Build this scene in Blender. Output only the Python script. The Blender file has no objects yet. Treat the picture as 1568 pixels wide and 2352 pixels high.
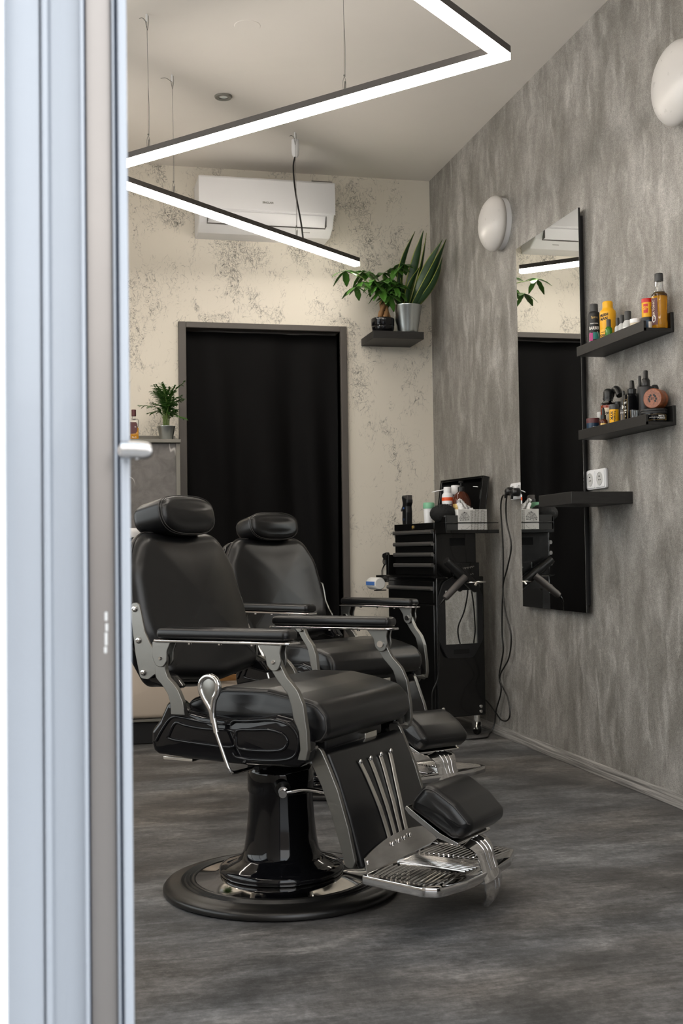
import bpy, bmesh, math, random
from mathutils import Vector, Matrix, noise
PI = math.pi
random.seed(7)
S = bpy.context.scene
COL = S.collection

# ------------------------------------------------------------ camera, world, lights, exposure
yaw, pitch, roll = .2330, .03471, -.01411
F = Vector((math.sin(yaw)*math.cos(pitch), math.cos(yaw)*math.cos(pitch), math.sin(pitch)))
R0 = Vector((math.cos(yaw), -math.sin(yaw), 0)); U0 = R0.cross(F)
RR = R0*math.cos(roll) + U0*math.sin(roll); UU = U0*math.cos(roll) - R0*math.sin(roll)
cd = bpy.data.cameras.new('camera'); cam = bpy.data.objects.new('camera', cd); COL.objects.link(cam)
cam.matrix_world = Matrix(((RR.x, UU.x, -F.x, 0), (RR.y, UU.y, -F.y, 0), (RR.z, UU.z, -F.z, .84), (0, 0, 0, 1)))
cd.sensor_fit = 'VERTICAL'; cd.sensor_height = 36; cd.sensor_width = 24; cd.lens = 2739.47/2352*36
cd.dof.use_dof = True; cd.dof.focus_distance = 3.8; cd.dof.aperture_fstop = 12; cd.clip_start = .02
S.camera = cam
S.view_settings.view_transform = 'Standard'; S.view_settings.look = 'None'
S.view_settings.exposure = 1.17; S.view_settings.gamma = 1
SKY = 1.75
LED_E = 13
wd = bpy.data.worlds.new('sky'); S.world = wd; wd.use_nodes = True
wn = wd.node_tree.nodes; wl = wd.node_tree.links
bg = wn['Background']
tc = wn.new('ShaderNodeTexCoord'); sx = wn.new('ShaderNodeSeparateXYZ'); cr = wn.new('ShaderNodeValToRGB')
wl.new(tc.outputs['Generated'], sx.inputs[0]); wl.new(sx.outputs['Z'], cr.inputs[0])
e = cr.color_ramp.elements
e[0].position = .45; e[0].color = (.86, .86, .86, 1); e[1].position = .9; e[1].color = (.74, .86, 1.0, 1)
wl.new(cr.outputs[0], bg.inputs[0]); bg.inputs[1].default_value = SKY
try:
    S.cycles.sample_clamp_indirect = 6; S.cycles.max_bounces = 7; S.cycles.diffuse_bounces = 3; S.cycles.glossy_bounces = 3; S.cycles.transmission_bounces = 6; S.cycles.adaptive_threshold = .035
    S.cycles.caustics_reflective = False; S.cycles.caustics_refractive = False
except Exception: pass

XR, YB, H = 1.960, 6.096, 2.844      # right wall, back wall, ceiling height

# ------------------------------------------------------------ materials
def nm(name):
    m = bpy.data.materials.new(name); m.use_nodes = True
    return m, m.node_tree.nodes, m.node_tree.links, m.node_tree.nodes['Principled BSDF']
def mat(name, col, rough=.5, metal=0, coat=0, bump=0, bscale=200, spec=.5, alpha=None, trans=0, ior=1.45, emis=None, estr=0, crough=.05):
    m, n, l, b = nm(name)
    b.inputs['Base Color'].default_value = (*col, 1); b.inputs['Roughness'].default_value = rough
    b.inputs['Metallic'].default_value = metal; b.inputs['Coat Weight'].default_value = coat
    b.inputs['Coat Roughness'].default_value = crough
    b.inputs['Specular IOR Level'].default_value = spec; b.inputs['Transmission Weight'].default_value = trans
    b.inputs['IOR'].default_value = ior
    if emis: b.inputs['Emission Color'].default_value = (*emis, 1); b.inputs['Emission Strength'].default_value = estr
    t = n.new('ShaderNodeTexCoord'); nz = n.new('ShaderNodeTexNoise'); nz.inputs['Scale'].default_value = bscale; nz.inputs['Detail'].default_value = 3
    l.new(t.outputs['Object'], nz.inputs[0])
    if bump:
        bp = n.new('ShaderNodeBump'); bp.inputs['Strength'].default_value = bump; bp.inputs['Distance'].default_value = .001
        l.new(nz.outputs[0], bp.inputs['Height']); l.new(bp.outputs[0], b.inputs['Normal'])
    else:   # slight roughness variation so that no surface is perfectly even
        mr = n.new('ShaderNodeMapRange'); mr.inputs[3].default_value = rough*.9; mr.inputs[4].default_value = min(1, rough*1.1+.005)
        nz.inputs['Scale'].default_value = 25
        l.new(nz.outputs[0], mr.inputs[0]); l.new(mr.outputs[0], b.inputs['Roughness'])
    return m
def ramp(n, l, src, stops):
    r = n.new('ShaderNodeValToRGB'); el = r.color_ramp.elements
    while len(el) < len(stops): el.new(.5)
    for e_, (p, c) in zip(el, stops):
        e_.position = p; e_.color = (*c, 1) if len(c) == 3 else c
    l.new(src, r.inputs[0]); return r.outputs[0]
def noise_n(n, l, vec, scale, detail=4, rough=.5, dist=0):
    z = n.new('ShaderNodeTexNoise'); z.inputs['Scale'].default_value = scale; z.inputs['Detail'].default_value = detail
    z.inputs['Roughness'].default_value = rough; z.inputs['Distortion'].default_value = dist
    l.new(vec, z.inputs[0]); return z.outputs[0]
def mapping(n, l, sc=(1, 1, 1), rot=(0, 0, 0), loc=(0, 0, 0), warp=0, wscale=1.5):
    t = n.new('ShaderNodeTexCoord'); m = n.new('ShaderNodeMapping'); src = t.outputs['Object']
    if warp:
        z = n.new('ShaderNodeTexNoise'); z.inputs['Scale'].default_value = wscale; l.new(src, z.inputs[0])
        sb = n.new('ShaderNodeVectorMath'); sb.operation = 'SUBTRACT'; l.new(z.outputs['Color'], sb.inputs[0]); sb.inputs[1].default_value = (.5, .5, .5)
        s2 = n.new('ShaderNodeVectorMath'); s2.operation = 'SCALE'; l.new(sb.outputs[0], s2.inputs[0]); s2.inputs['Scale'].default_value = warp
        ad = n.new('ShaderNodeVectorMath'); l.new(src, ad.inputs[0]); l.new(s2.outputs[0], ad.inputs[1]); src = ad.outputs[0]
    l.new(src, m.inputs[0]); m.inputs['Scale'].default_value = sc; m.inputs['Rotation'].default_value = rot; m.inputs['Location'].default_value = loc
    return m.outputs[0]
def mth(n, l, op, a, b=None, c=None, clamp=False):
    x = n.new('ShaderNodeMath'); x.operation = op; x.use_clamp = clamp
    for i, v in enumerate((a, b, c)):
        if v is None: continue
        if isinstance(v, (int, float)): x.inputs[i].default_value = v
        else: l.new(v, x.inputs[i])
    return x.outputs[0]
def mix(n, l, f, a, b, mode='MIX'):
    x = n.new('ShaderNodeMix'); x.data_type = 'RGBA'; x.blend_type = mode
    for i, v in ((0, f), (6, a), (7, b)):
        if isinstance(v, (int, float)): x.inputs[i].default_value = v
        elif isinstance(v, tuple): x.inputs[i].default_value = (*v, 1)
        else: l.new(v, x.inputs[i])
    return x.outputs[2]
def bump(n, l, b, h, strength=.3, dist=.002):
    bp = n.new('ShaderNodeBump'); bp.inputs['Strength'].default_value = strength; bp.inputs['Distance'].default_value = dist
    l.new(h, bp.inputs['Height']); l.new(bp.outputs[0], b.inputs['Normal'])

def m_stucco():      # troweled metallic grey plaster
    m, n, l, b = nm('grey_stucco')
    big = noise_n(n, l, mapping(n, l, (1, 1, .8)), 1.7, 3, .5)
    a = noise_n(n, l, mapping(n, l, (1, 2.3, .95), (.30, 0, 0), warp=.06, wscale=5), 4.2, 3, .5, .4)
    c = noise_n(n, l, mapping(n, l, (1, 2.6, .9), (-.32, 0, 0), (3, 1, 0), warp=.08, wscale=6), 6.2, 3, .5, .6)
    k = mth(n, l, 'MAXIMUM', a, mth(n, l, 'ADD', c, -.02))
    s = mth(n, l, 'ADD', mth(n, l, 'MULTIPLY', k, .75), mth(n, l, 'MULTIPLY', big, .25))
    col = ramp(n, l, s, [(.40, (.19, .178, .162)), (.50, (.245, .232, .213)), (.58, (.31, .295, .275)), (.70, (.44, .425, .40))])
    fine = noise_n(n, l, mapping(n, l), 330, 3, .75); med = noise_n(n, l, mapping(n, l), 90, 3, .6)
    g = ramp(n, l, fine, [(.30, (.55, .55, .55)), (.70, (1.5, 1.5, 1.5))]); g2 = ramp(n, l, med, [(.3, (.85, .85, .85)), (.7, (1.15, 1.15, 1.15))])
    l.new(mix(n, l, 1.0, mix(n, l, 1.0, col, g, 'MULTIPLY'), g2, 'MULTIPLY'), b.inputs['Base Color'])
    l.new(mth(n, l, 'MULTIPLY_ADD', c, .35, .30), b.inputs['Roughness']); b.inputs['Metallic'].default_value = .15
    bump(n, l, b, mth(n, l, 'ADD', mth(n, l, 'MULTIPLY', fine, .8), mth(n, l, 'ADD', med, mth(n, l, 'MULTIPLY', s, 6))), .6, .0018)
    return m
def m_marbled():     # cream wallpaper with thin black thread-like scribbles
    m, n, l, b = nm('cream_veined_wallpaper')
    base = mix(n, l, noise_n(n, l, mapping(n, l), 2.5, 3), (.73, .68, .585), (.79, .74, .65))
    clus = noise_n(n, l, mapping(n, l, (1.25, 1, .7), (0, .35, 0), (2.1, 0, 5.3), warp=.12, wscale=5), 3.1, 5, .68, .7)
    fac = None
    for i, (sc, w, off, lo, hi, amt) in enumerate(((9, .015, 0, .47, .56, .9), (14, .018, 7, .50, .585, .95), (20, .026, 13, .54, .62, 1.0), (12, .018, 21, .53, .61, 1.0), (6, .0075, 31, .42, .52, .75), (16, .022, 43, .53, .60, .9))):
        v = mapping(n, l, (1, 1, .62), (0, .5*i-.6, 0), (off, off*.7, off*.3), warp=.05, wscale=14)
        q = noise_n(n, l, v, sc, 2.0, .5, 3.2)
        d = mth(n, l, 'ABSOLUTE', mth(n, l, 'SUBTRACT', q, .5))
        line = mth(n, l, 'SUBTRACT', 1, mth(n, l, 'DIVIDE', d, w, clamp=True), clamp=True)
        brk = ramp(n, l, noise_n(n, l, mapping(n, l, loc=(off, 3, 1)), 30, 2, .6), [(.36, (0, 0, 0)), (.50, (1, 1, 1))])
        mk = ramp(n, l, clus, [(lo, (0, 0, 0)), (hi, (amt, amt, amt))])
        x = mth(n, l, 'MULTIPLY', mth(n, l, 'MULTIPLY', line, mk), brk)
        fac = x if fac is None else mth(n, l, 'MAXIMUM', fac, x)
    col = mix(n, l, mth(n, l, 'MULTIPLY', fac, .92), base, (.03, .029, .027))
    l.new(col, b.inputs['Base Color']); b.inputs['Roughness'].default_value = .6; b.inputs['Specular IOR Level'].default_value = .3
    bump(n, l, b, fac, .12, .001)
    return m
def m_floor():       # dark concrete-look vinyl
    m, n, l, b = nm('dark_concrete_vinyl')
    a = noise_n(n, l, mapping(n, l, (1, 1.7, 1), (0, 0, -.22), warp=.10, wscale=3), 2.6, 9, .70, .15)
    c = noise_n(n, l, mapping(n, l, (2.2, 26, 1), (0, 0, -.20), (2, 5, 0), warp=.04, wscale=6), 3.0, 6, .75, .3)
    c2 = noise_n(n, l, mapping(n, l, (4, 60, 1), (0, 0, -.16), (7, 1, 0)), 3.0, 4, .7)
    d = noise_n(n, l, mapping(n, l), 45, 5, .8)
    s = mth(n, l, 'ADD', mth(n, l, 'MULTIPLY', a, .56), mth(n, l, 'ADD', mth(n, l, 'MULTIPLY', c, .16), mth(n, l, 'ADD', mth(n, l, 'MULTIPLY', c2, .05), mth(n, l, 'MULTIPLY', d, .23))))
    col = ramp(n, l, s, [(.40, (.036, .036, .037)), (.48, (.076, .077, .079)), (.55, (.145, .147, .151)), (.63, (.28, .284, .29))])
    warm = mix(n, l, ramp(n, l, noise_n(n, l, mapping(n, l, (.8, 1.4, 1)), 1.4, 3), [(.4, (0, 0, 0)), (.65, (1, 1, 1))]), (1, 1, 1), (1.08, .97, .86))
    fl = noise_n(n, l, mapping(n, l, (1, 1.5, 1)), 170, 3, .85)
    spk = ramp(n, l, fl, [(.60, (0, 0, 0)), (.68, (1, 1, 1))])
    col = mix(n, l, mth(n, l, 'MULTIPLY', spk, .30), mix(n, l, 1.0, col, warm, 'MULTIPLY'), (.34, .34, .34))
    l.new(col, b.inputs['Base Color'])
    l.new(mth(n, l, 'MULTIPLY_ADD', a, .3, .34), b.inputs['Roughness']); b.inputs['Specular IOR Level'].default_value = .35
    bump(n, l, b, mth(n, l, 'ADD', d, c), .25, .0008)
    return m
def m_leather(name, col=(.005, .005, .0055), rough=.31):
    m, n, l, b = nm(name)
    b.inputs['Base Color'].default_value = (*col, 1)
    vo = n.new('ShaderNodeTexVoronoi'); vo.inputs['Scale'].default_value = 420; l.new(mapping(n, l), vo.inputs[0])
    big = noise_n(n, l, mapping(n, l), 9, 3, .5)
    l.new(mth(n, l, 'MULTIPLY_ADD', big, .06, rough-.03), b.inputs['Roughness']); b.inputs['Specular IOR Level'].default_value = .42
    h = mth(n, l, 'ADD', mth(n, l, 'MULTIPLY', vo.outputs[0], .25), mth(n, l, 'MULTIPLY', big, 1.2))
    bump(n, l, b, h, .20, .0010)
    return m
def m_marble_panel():
    m, n, l, b = nm('grey_marble_laminate')
    a = noise_n(n, l, mapping(n, l), 14, 6, .6, .5)
    base = ramp(n, l, a, [(.35, (.10, .092, .085)), (.65, (.17, .158, .148))])
    w = n.new('ShaderNodeTexNoise'); w.inputs['Scale'].default_value = 2.4; w.inputs['Detail'].default_value = 2; w.inputs['Distortion'].default_value = .7
    l.new(mapping(n, l, (1.6, 1, 1), (0, .75, 0), (1.3, 0, .4)), w.inputs[0])
    d = mth(n, l, 'ABSOLUTE', mth(n, l, 'SUBTRACT', w.outputs[0], .5)); ln = mth(n, l, 'SUBTRACT', 1, mth(n, l, 'DIVIDE', d, .006, clamp=True), clamp=True)
    mk = ramp(n, l, noise_n(n, l, mapping(n, l, loc=(4, 2, 1)), 5, 2), [(.40, (0, 0, 0)), (.52, (1, 1, 1))])
    l.new(mix(n, l, mth(n, l, 'MULTIPLY', ln, mk), base, (.60, .57, .54)), b.inputs['Base Color']); b.inputs['Roughness'].default_value = .45
    return m
def m_wood(name, c0, c1, sc=30, rough=.45):
    m, n, l, b = nm(name)
    v = mapping(n, l, (1, 6, 6), warp=.02, wscale=8); a = noise_n(n, l, v, sc, 5, .6, 1.2)
    l.new(ramp(n, l, a, [(.35, c0), (.62, c1)]), b.inputs['Base Color']); b.inputs['Roughness'].default_value = rough
    bump(n, l, b, a, .15, .0006); return m
def m_base():
    m, n, l, b = nm('grey_streaked_skirting')
    a = noise_n(n, l, mapping(n, l, (20, .9, 60), warp=.03), 3, 5, .6, .5)
    l.new(ramp(n, l, a, [(.35, (.10, .095, .09)), (.5, (.22, .21, .2)), (.66, (.40, .38, .36))]), b.inputs['Base Color']); b.inputs['Roughness'].default_value = .4
    return m
def m_paint(name, col, rough=.55, var=.06, sc=3, bmp=.1, bs=250, spec=.5):
    m, n, l, b = nm(name); b.inputs['Specular IOR Level'].default_value = spec
    lo = tuple(c*(1-var) for c in col); hi = tuple(min(1, c*(1+var)) for c in col)
    l.new(mix(n, l, noise_n(n, l, mapping(n, l), sc, 4), lo, hi), b.inputs['Base Color']); b.inputs['Roughness'].default_value = rough
    bump(n, l, b, noise_n(n, l, mapping(n, l), bs, 3), bmp, .0008); return m
def m_glass(name, col, rough=.02):
    return mat(name, col, rough, trans=1, ior=1.45)
def m_pane():
    m, n, l, b = nm('window_glass'); n.remove(b)
    t = n.new('ShaderNodeBsdfTransparent'); t.inputs[0].default_value = (.93, .95, .95, 1)
    g = n.new('ShaderNodeBsdfGlossy'); g.inputs['Roughness'].default_value = .01
    f = n.new('ShaderNodeFresnel'); f.inputs[0].default_value = 1.45; x = n.new('ShaderNodeMixShader')
    l.new(f.outputs[0], x.inputs[0]); l.new(t.outputs[0], x.inputs[1]); l.new(g.outputs[0], x.inputs[2]); l.new(x.outputs[0], n['Material Output'].inputs[0])
    return m

M = dict(
 stucco=m_stucco(), wallpaper=m_marbled(), floor=m_floor(), ceiling=m_paint('ceiling_paint', (.82, .775, .72), .75, .03),
 leather=m_leather('black_leather'), thread=mat('grey_stitching', (.045, .042, .04), .6), gloss=mat('black_gloss_lacquer', (.004, .004, .005), .06, coat=.15, spec=.35),
 rubber=mat('black_rubber', (.007, .0065, .006), .30), chrome=mat('polished_chrome', (.64, .63, .62), .05, 1), steel=mat('brushed_satin_steel', (.24, .235, .22), .36, 1, bump=.15, bscale=900),
 steeledge=mat('bright_steel', (.72, .70, .66), .22, 1), matblack=mat('matte_black', (.012, .012, .013), .45), ledblack=mat('dark_aluminium', (.09, .082, .078), .45, .4),
 trolley=mat('black_powder_coat', (.0045, .0045, .0045), .22, coat=.25), pull=mat('grey_anodised_pull', (.24, .23, .22), .35, .8),
 plastic=mat('black_plastic', (.010, .010, .010), .3), white=mat('white_plastic', (.78, .78, .79), .32, bump=.03), opal=mat('white_opal_glass', (.72, .69, .66), .28),
 shelf=m_wood('black_brown_shelf_foil', (.007, .0062, .0056), (.013, .0118, .0108), 12, .5), frame=m_paint('taupe_door_frame_paint', (.085, .074, .066), .5, .1, 8),
 curtain=m_paint('black_curtain_cloth', (.0026, .0024, .0026), .75, .15, 5, .4, 700, spec=.15), void=mat('dark_void', (.004, .004, .004), .9),
 mirror=mat('mirror_silver', (.90, .91, .90), .0, 1), galv=mat('galvanised_steel', (.62, .66, .66), .28, 1, bump=.05, bscale=60),
 leaf=m_paint('green_leaf', (.055, .16, .022), .35, .3, 20), leafd=m_paint('dark_green_leaf', (.018, .060, .018), .4, .45, 45), leafy=mat('yellow_leaf_margin', (.30, .34, .05), .45),
 palm=m_paint('palm_green', (.045, .13, .018), .45, .35, 25), stem=mat('pale_green_stem', (.16, .24, .06), .5), trunk=m_paint('tan_bark', (.30, .16, .065), .7, .3, 60, .6, 300),
 soil=mat('potting_soil', (.03, .02, .015), .9, bump=.6, bscale=150), marble=m_marble_panel(), edge=mat('grey_green_edge_band', (.20, .19, .165), .5),
 cream=mat('cream_gloss_shell', (.66, .56, .46), .22, coat=.3), wood=m_wood('varnished_wood', (.22, .10, .03), (.36, .18, .06), 10, .35), redwood=m_wood('reddish_brown_wood', (.16, .045, .014), (.30, .09, .03), 14, .35),
 base=m_base(), jamb=mat('pale_blue_white_aluminium', (.34, .365, .40), .30, .15, coat=.2), strip=mat('bronze_grey_polished_metal', (.27, .25, .235), .34, .92), seal=mat('dark_blue_gasket', (.035, .07, .16), .4),
 extwhite=m_paint('white_exterior_render', (.90, .90, .90), .8, .02, 6, .5, 120), paving=m_paint('grey_paving', (.34, .33, .32), .8, .2, 4), streetwall=m_paint('brown_street_wall', (.26, .22, .19), .8, .3, 3), intwhite=m_paint('interior_left_paint', (.78, .75, .70), .6, .03),
 yellow=mat('yellow_plastic', (.85, .42, .01), .35), ink=mat('black_ink', (.01, .01, .01), .5), paper=mat('white_paper', (.80, .79, .76), .6), red=mat('red_plastic', (.55, .015, .015), .35),
 amber=mat('amber_liquid', (.80, .36, .02), .05, trans=.55, ior=1.36), clear=m_glass('clear_glass', (.95, .96, .96)), brownglass=mat('brown_glass', (.10, .022, .008), .08, trans=.35),
 maroon=mat('maroon_label', (.10, .028, .03), .45), navy=mat('navy_blue_plastic', (.012, .035, .07), .3), teal=mat('teal_print', (.03, .22, .20), .5), magenta=mat('magenta_print', (.45, .04, .20), .5),
 gold=mat('gold_print', (.50, .34, .12), .35, .6), green=mat('green_liquid', (.04, .22, .015), .08, trans=.3), greycap=mat('dark_grey_cap', (.05, .05, .05), .45), lightgrey=mat('light_grey_plastic', (.50, .50, .49), .4),
 orange=mat('orange_red_print', (.80, .10, .02), .4), mint=mat('mint_green_plastic', (.20, .48, .30), .4), bristle=m_paint('black_bristles', (.006, .006, .006), .8, .4, 200, 1, 900), blue=mat('blue_print', (.08, .20, .55), .5),
 redliq=mat('red_brown_liquid', (.35, .05, .015), .1, trans=.4), beige=mat('beige_cream', (.62, .52, .38), .5), greybox=mat('dark_grey_felt_box', (.045, .046, .045), .75), brass=mat('brass_lock', (.6, .45, .2), .25, 1),
 led=None, nickel=mat('satin_nickel', (.42, .41, .40), .22, 1), pane=m_pane(), tissue=mat('tissue_paper', (.85, .84, .83), .8))
M['led'] = mat('lit_opal_diffuser', (.9, .9, .9), .5, emis=(1.0, .92, .82), estr=LED_E)

# ------------------------------------------------------------ mesh builder
def frame_of(d):
    d = Vector(d).normalized(); a = Vector((0, 0, 1)) if abs(d.z) < .9 else Vector((1, 0, 0))
    x = d.cross(a).normalized(); return x, d.cross(x).normalized()
def smooth_path(P, k=6):
    P = [Vector(p) for p in P]
    if len(P) < 3: return P
    out = []
    for i in range(len(P)-1):
        p0 = P[i-1] if i else P[0]*2-P[1]; p1, p2 = P[i], P[i+1]; p3 = P[i+2] if i+2 < len(P) else P[-1]*2-P[-2]
        for j in range(k):
            t = j/k
            out.append(.5*((2*p1)+(p2-p0)*t+(2*p0-5*p1+4*p2-p3)*t*t+(3*p1-p0-3*p2+p3)*t**3))
    out.append(P[-1]); return out
def round_poly(pts, r, seg=5):
    n = len(pts); out = []
    for i in range(n):
        p = Vector(pts[i][:2]); a = Vector(pts[i-1][:2]); b = Vector(pts[(i+1) % n][:2])
        rr = r[i] if isinstance(r, (list, tuple)) else r
        da = (a-p); db = (b-p); la, lb = da.length, db.length; da /= la; db /= lb
        ang = da.angle(db)
        if rr <= 1e-6 or ang > PI-.05: out.append(p); continue
        t = min(rr/math.tan(ang/2), .48*la, .48*lb)
        p0, p2 = p+da*t, p+db*t
        for k in range(seg+1):
            s = k/seg; out.append((1-s)**2*p0+2*s*(1-s)*p+s*s*p2)
    return [(v.x, v.y) for v in out]
def area2(p): return sum(p[i-1][0]*p[i][1]-p[i][0]*p[i-1][1] for i in range(len(p)))/2
def inset(poly, d):
    n = len(poly); out = []; sg = 1 if area2(poly) > 0 else -1
    for i in range(n):
        p = Vector(poly[i]); a = Vector(poly[i-1]); b = Vector(poly[(i+1) % n])
        e1 = (p-a); e2 = (b-p)
        if e1.length < 1e-9: e1 = e2
        if e2.length < 1e-9: e2 = e1
        e1 = e1.normalized(); e2 = e2.normalized()
        nrm = Vector((-(e1.y+e2.y), e1.x+e2.x))*sg
        if nrm.length < 1e-6: nrm = Vector((-e1.y, e1.x))*sg
        nrm.normalize(); c = max(.5, nrm.dot(Vector((-e1.y, e1.x))*sg))
        out.append(tuple(p+nrm*d/c))
    return out
class MB:
    def __init__(s): s.bm = bmesh.new(); s.mats = []; s.mi = 0
    def use(s, m):
        if m not in s.mats: s.mats.append(m)
        s.mi = s.mats.index(m); return s
    def face(s, vs):
        try: f = s.bm.faces.new(vs); f.material_index = s.mi; f.smooth = True; return f
        except ValueError: return None
    def box(s, x0, x1, y0, y1, z0, z1, M4=None):
        P = [(x, y, z) for z in (z0, z1) for y in (y0, y1) for x in (x0, x1)]
        v = [s.bm.verts.new(M4 @ Vector(p) if M4 else p) for p in P]
        for q in ((0, 2, 3, 1), (4, 5, 7, 6), (0, 1, 5, 4), (2, 6, 7, 3), (0, 4, 6, 2), (1, 3, 7, 5)): s.face([v[i] for i in q])
        return s
    def rings(s, R, closed=False, cap=True):
        V = [[s.bm.verts.new(p) for p in r] for r in R]; n = len(V[0])
        for a, b in list(zip(V, V[1:])) + ([(V[-1], V[0])] if closed else []):
            for i in range(n): s.face([a[i], a[(i+1) % n], b[(i+1) % n], b[i]])
        if cap and not closed:
            s.face(V[0][::-1]); s.face(V[-1])
        return V
    def tube(s, P, r, n=8, smooth=0, closed=False, flat=1.0, up=None):
        P = smooth_path(P, smooth) if smooth else [Vector(p) for p in P]
        R = []; x = None
        for i, p in enumerate(P):
            d = (P[(i+1) % len(P)]-P[i-1]) if closed else (P[min(i+1, len(P)-1)]-P[max(i-1, 0)])
            if d.length < 1e-9: d = Vector((0, 0, 1))
            d.normalize()
            if up is not None: x = Vector(up)-d*Vector(up).dot(d)
            elif x is None: x = frame_of(d)[0]
            x = (x-d*x.dot(d)); x = x.normalized() if x.length > 1e-6 else frame_of(d)[0]
            y = d.cross(x); rr = r[i*(len(r)-1)//max(1, len(P)-1)] if isinstance(r, (list, tuple)) else r
            R.append([p+x*math.cos(a)*rr+y*math.sin(a)*rr*flat for a in [2*PI*k/n for k in range(n)]])
        s.rings(R, closed); return s
    def cyl(s, p0, p1, r0, r1=None, n=20):
        p0, p1 = Vector(p0), Vector(p1); r1 = r0 if r1 is None else r1; x, y = frame_of(p1-p0)
        s.rings([[p+x*math.cos(a)*r+y*math.sin(a)*r for a in [2*PI*k/n for k in range(n)]] for p, r in ((p0, r0), (p1, r1))]); return s
    def lathe(s, prof, o=(0, 0, 0), n=32, axis=(0, 0, 1)):
        o = Vector(o); d = Vector(axis).normalized(); x, y = (Vector((1, 0, 0)), Vector((0, 1, 0))) if abs(d.z) > .99 else frame_of(d)
        s.rings([[o+d*z+x*math.cos(a)*max(r, 1e-5)+y*math.sin(a)*max(r, 1e-5) for a in [2*PI*k/n for k in range(n)]] for r, z in prof]); return s
    def sph(s, o, r, n=12, sq=(1, 1, 1)):
        o = Vector(o); m = n//2+1
        s.rings([[o+Vector((sq[0]*r*math.sin(b)*math.cos(a), sq[1]*r*math.sin(b)*math.sin(a), sq[2]*r*math.cos(b))) for a in [2*PI*k/n for k in range(n)]] for b in [max(.02, min(PI-.02, PI*i/m)) for i in range(m+1)]]); return s
    def prism(s, poly, f, t0, t1):
        s.rings([[Vector(f(a, b, t)) for a, b in poly] for t in (t0, t1)]); return s
    def pillow(s, poly, f, t0, t1, r=.01, n=4, d0=0, d1=0, k=4, crown=None):
        """extrude poly from t0 to t1 with edges rounded by r and caps domed by d0/d1"""
        cx = sum(p[0] for p in poly)/len(poly); cy = sum(p[1] for p in poly)/len(poly)
        ip = inset(poly, r); rings = []
        def cap(t, d, sg):
            out = []
            for j in range(1, k+1):
                q = j/k if j < k else .0
                sc = 1-j/k if j < k else .02
                out.append(([(cx+(a-cx)*sc, cy+(b-cy)*sc) for a, b in ip], t+sg*d*(1-sc*sc)))
            return out
        c0 = cap(t0, d0, -1)[::-1]; c1 = cap(t1, d1, 1)
        seq = c0+[(ip, t0)]
        for i in range(1, n+1):
            a = PI/2*i/n; seq.append((inset(poly, r*(1-math.sin(a))), t0+r*(1-math.cos(a))))
        for i in range(n, 0, -1):
            a = PI/2*i/n; seq.append((inset(poly, r*(1-math.sin(a))), t1-r*(1-math.cos(a))))
        seq += [(ip, t1)]+c1
        s.rings([[Vector(f(a, b, t)) for a, b in pl] for pl, t in seq]); return s
    def strip(s, prof, f, half):   # unused width helper
        return s
    def bend(s, fn):
        for v in s.bm.verts: v.co = Vector(fn(v.co)); return s
    def build(s, name, m=None, parent=None, bevel=0, seg=2, sharp=35, sub=0):
        bmesh.ops.recalc_face_normals(s.bm, faces=s.bm.faces)
        me = bpy.data.meshes.new(name); s.bm.to_mesh(me); s.bm.free()
        ms = s.mats if s.mats else [m]
        for x in ms: me.materials.append(x)
        o = bpy.data.objects.new(name, me); COL.objects.link(o)
        if parent: o.parent = parent
        try: me.set_sharp_from_angle(angle=math.radians(sharp))
        except Exception: pass
        if bevel:
            b = o.modifiers.new('bevel', 'BEVEL'); b.width = bevel; b.segments = seg; b.limit_method = 'ANGLE'; b.angle_limit = math.radians(40)
            b.harden_normals = False
        if sub:
            q = o.modifiers.new('sub', 'SUBSURF'); q.levels = sub; q.render_levels = sub
        return o
def tag(o, label=None, cat=None, group=None, kind=None):
    if label: o['label'] = label
    if cat: o['category'] = cat
    if group: o['group'] = group
    if kind: o['kind'] = kind
    return o
def thing(name, label, cat, loc=(0, 0, 0), rz=0, group=None):
    o = bpy.data.objects.new(name, None); COL.objects.link(o); o.location = loc; o.rotation_euler = (0, 0, rz); o.empty_display_size = .05
    return tag(o, label, cat, group)
def copy_tree(o, parent=None):
    c = o.copy(); COL.objects.link(c)
    if parent: c.parent = parent
    for ch in list(o.children): copy_tree(ch, c)
    return c
FX = lambda a, b, t: (t, a, b)      # polygon in y,z extruded along x
FY = lambda a, b, t: (a, t, b)      # polygon in x,z extruded along y
FZ = lambda a, b, t: (a, b, t)      # polygon in x,y extruded along z
def text(name, s, size, m, parent, fn, align='CENTER', bold=0, sx=1.0):
    """lettering mapped by fn(x, y, depth) -> point; x, y in metres, depth 0..1"""
    cu = bpy.data.curves.new('t', 'FONT'); cu.body = s; cu.size = size; cu.align_x = align; cu.align_y = 'CENTER'; cu.extrude = .5; cu.offset = bold; cu.resolution_u = 2
    t = bpy.data.objects.new('t', cu); COL.objects.link(t); bpy.context.view_layer.update()
    me = bpy.data.meshes.new_from_object(t.evaluated_get(bpy.context.evaluated_depsgraph_get()))
    bpy.data.objects.remove(t); bpy.data.curves.remove(cu)
    for v in me.vertices: v.co = Vector(fn(v.co.x*sx, v.co.y, .5+v.co.z))
    me.materials.clear(); me.materials.append(m); me.name = name
    o = bpy.data.objects.new(name, me); COL.objects.link(o); o.parent = parent
    return o

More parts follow.
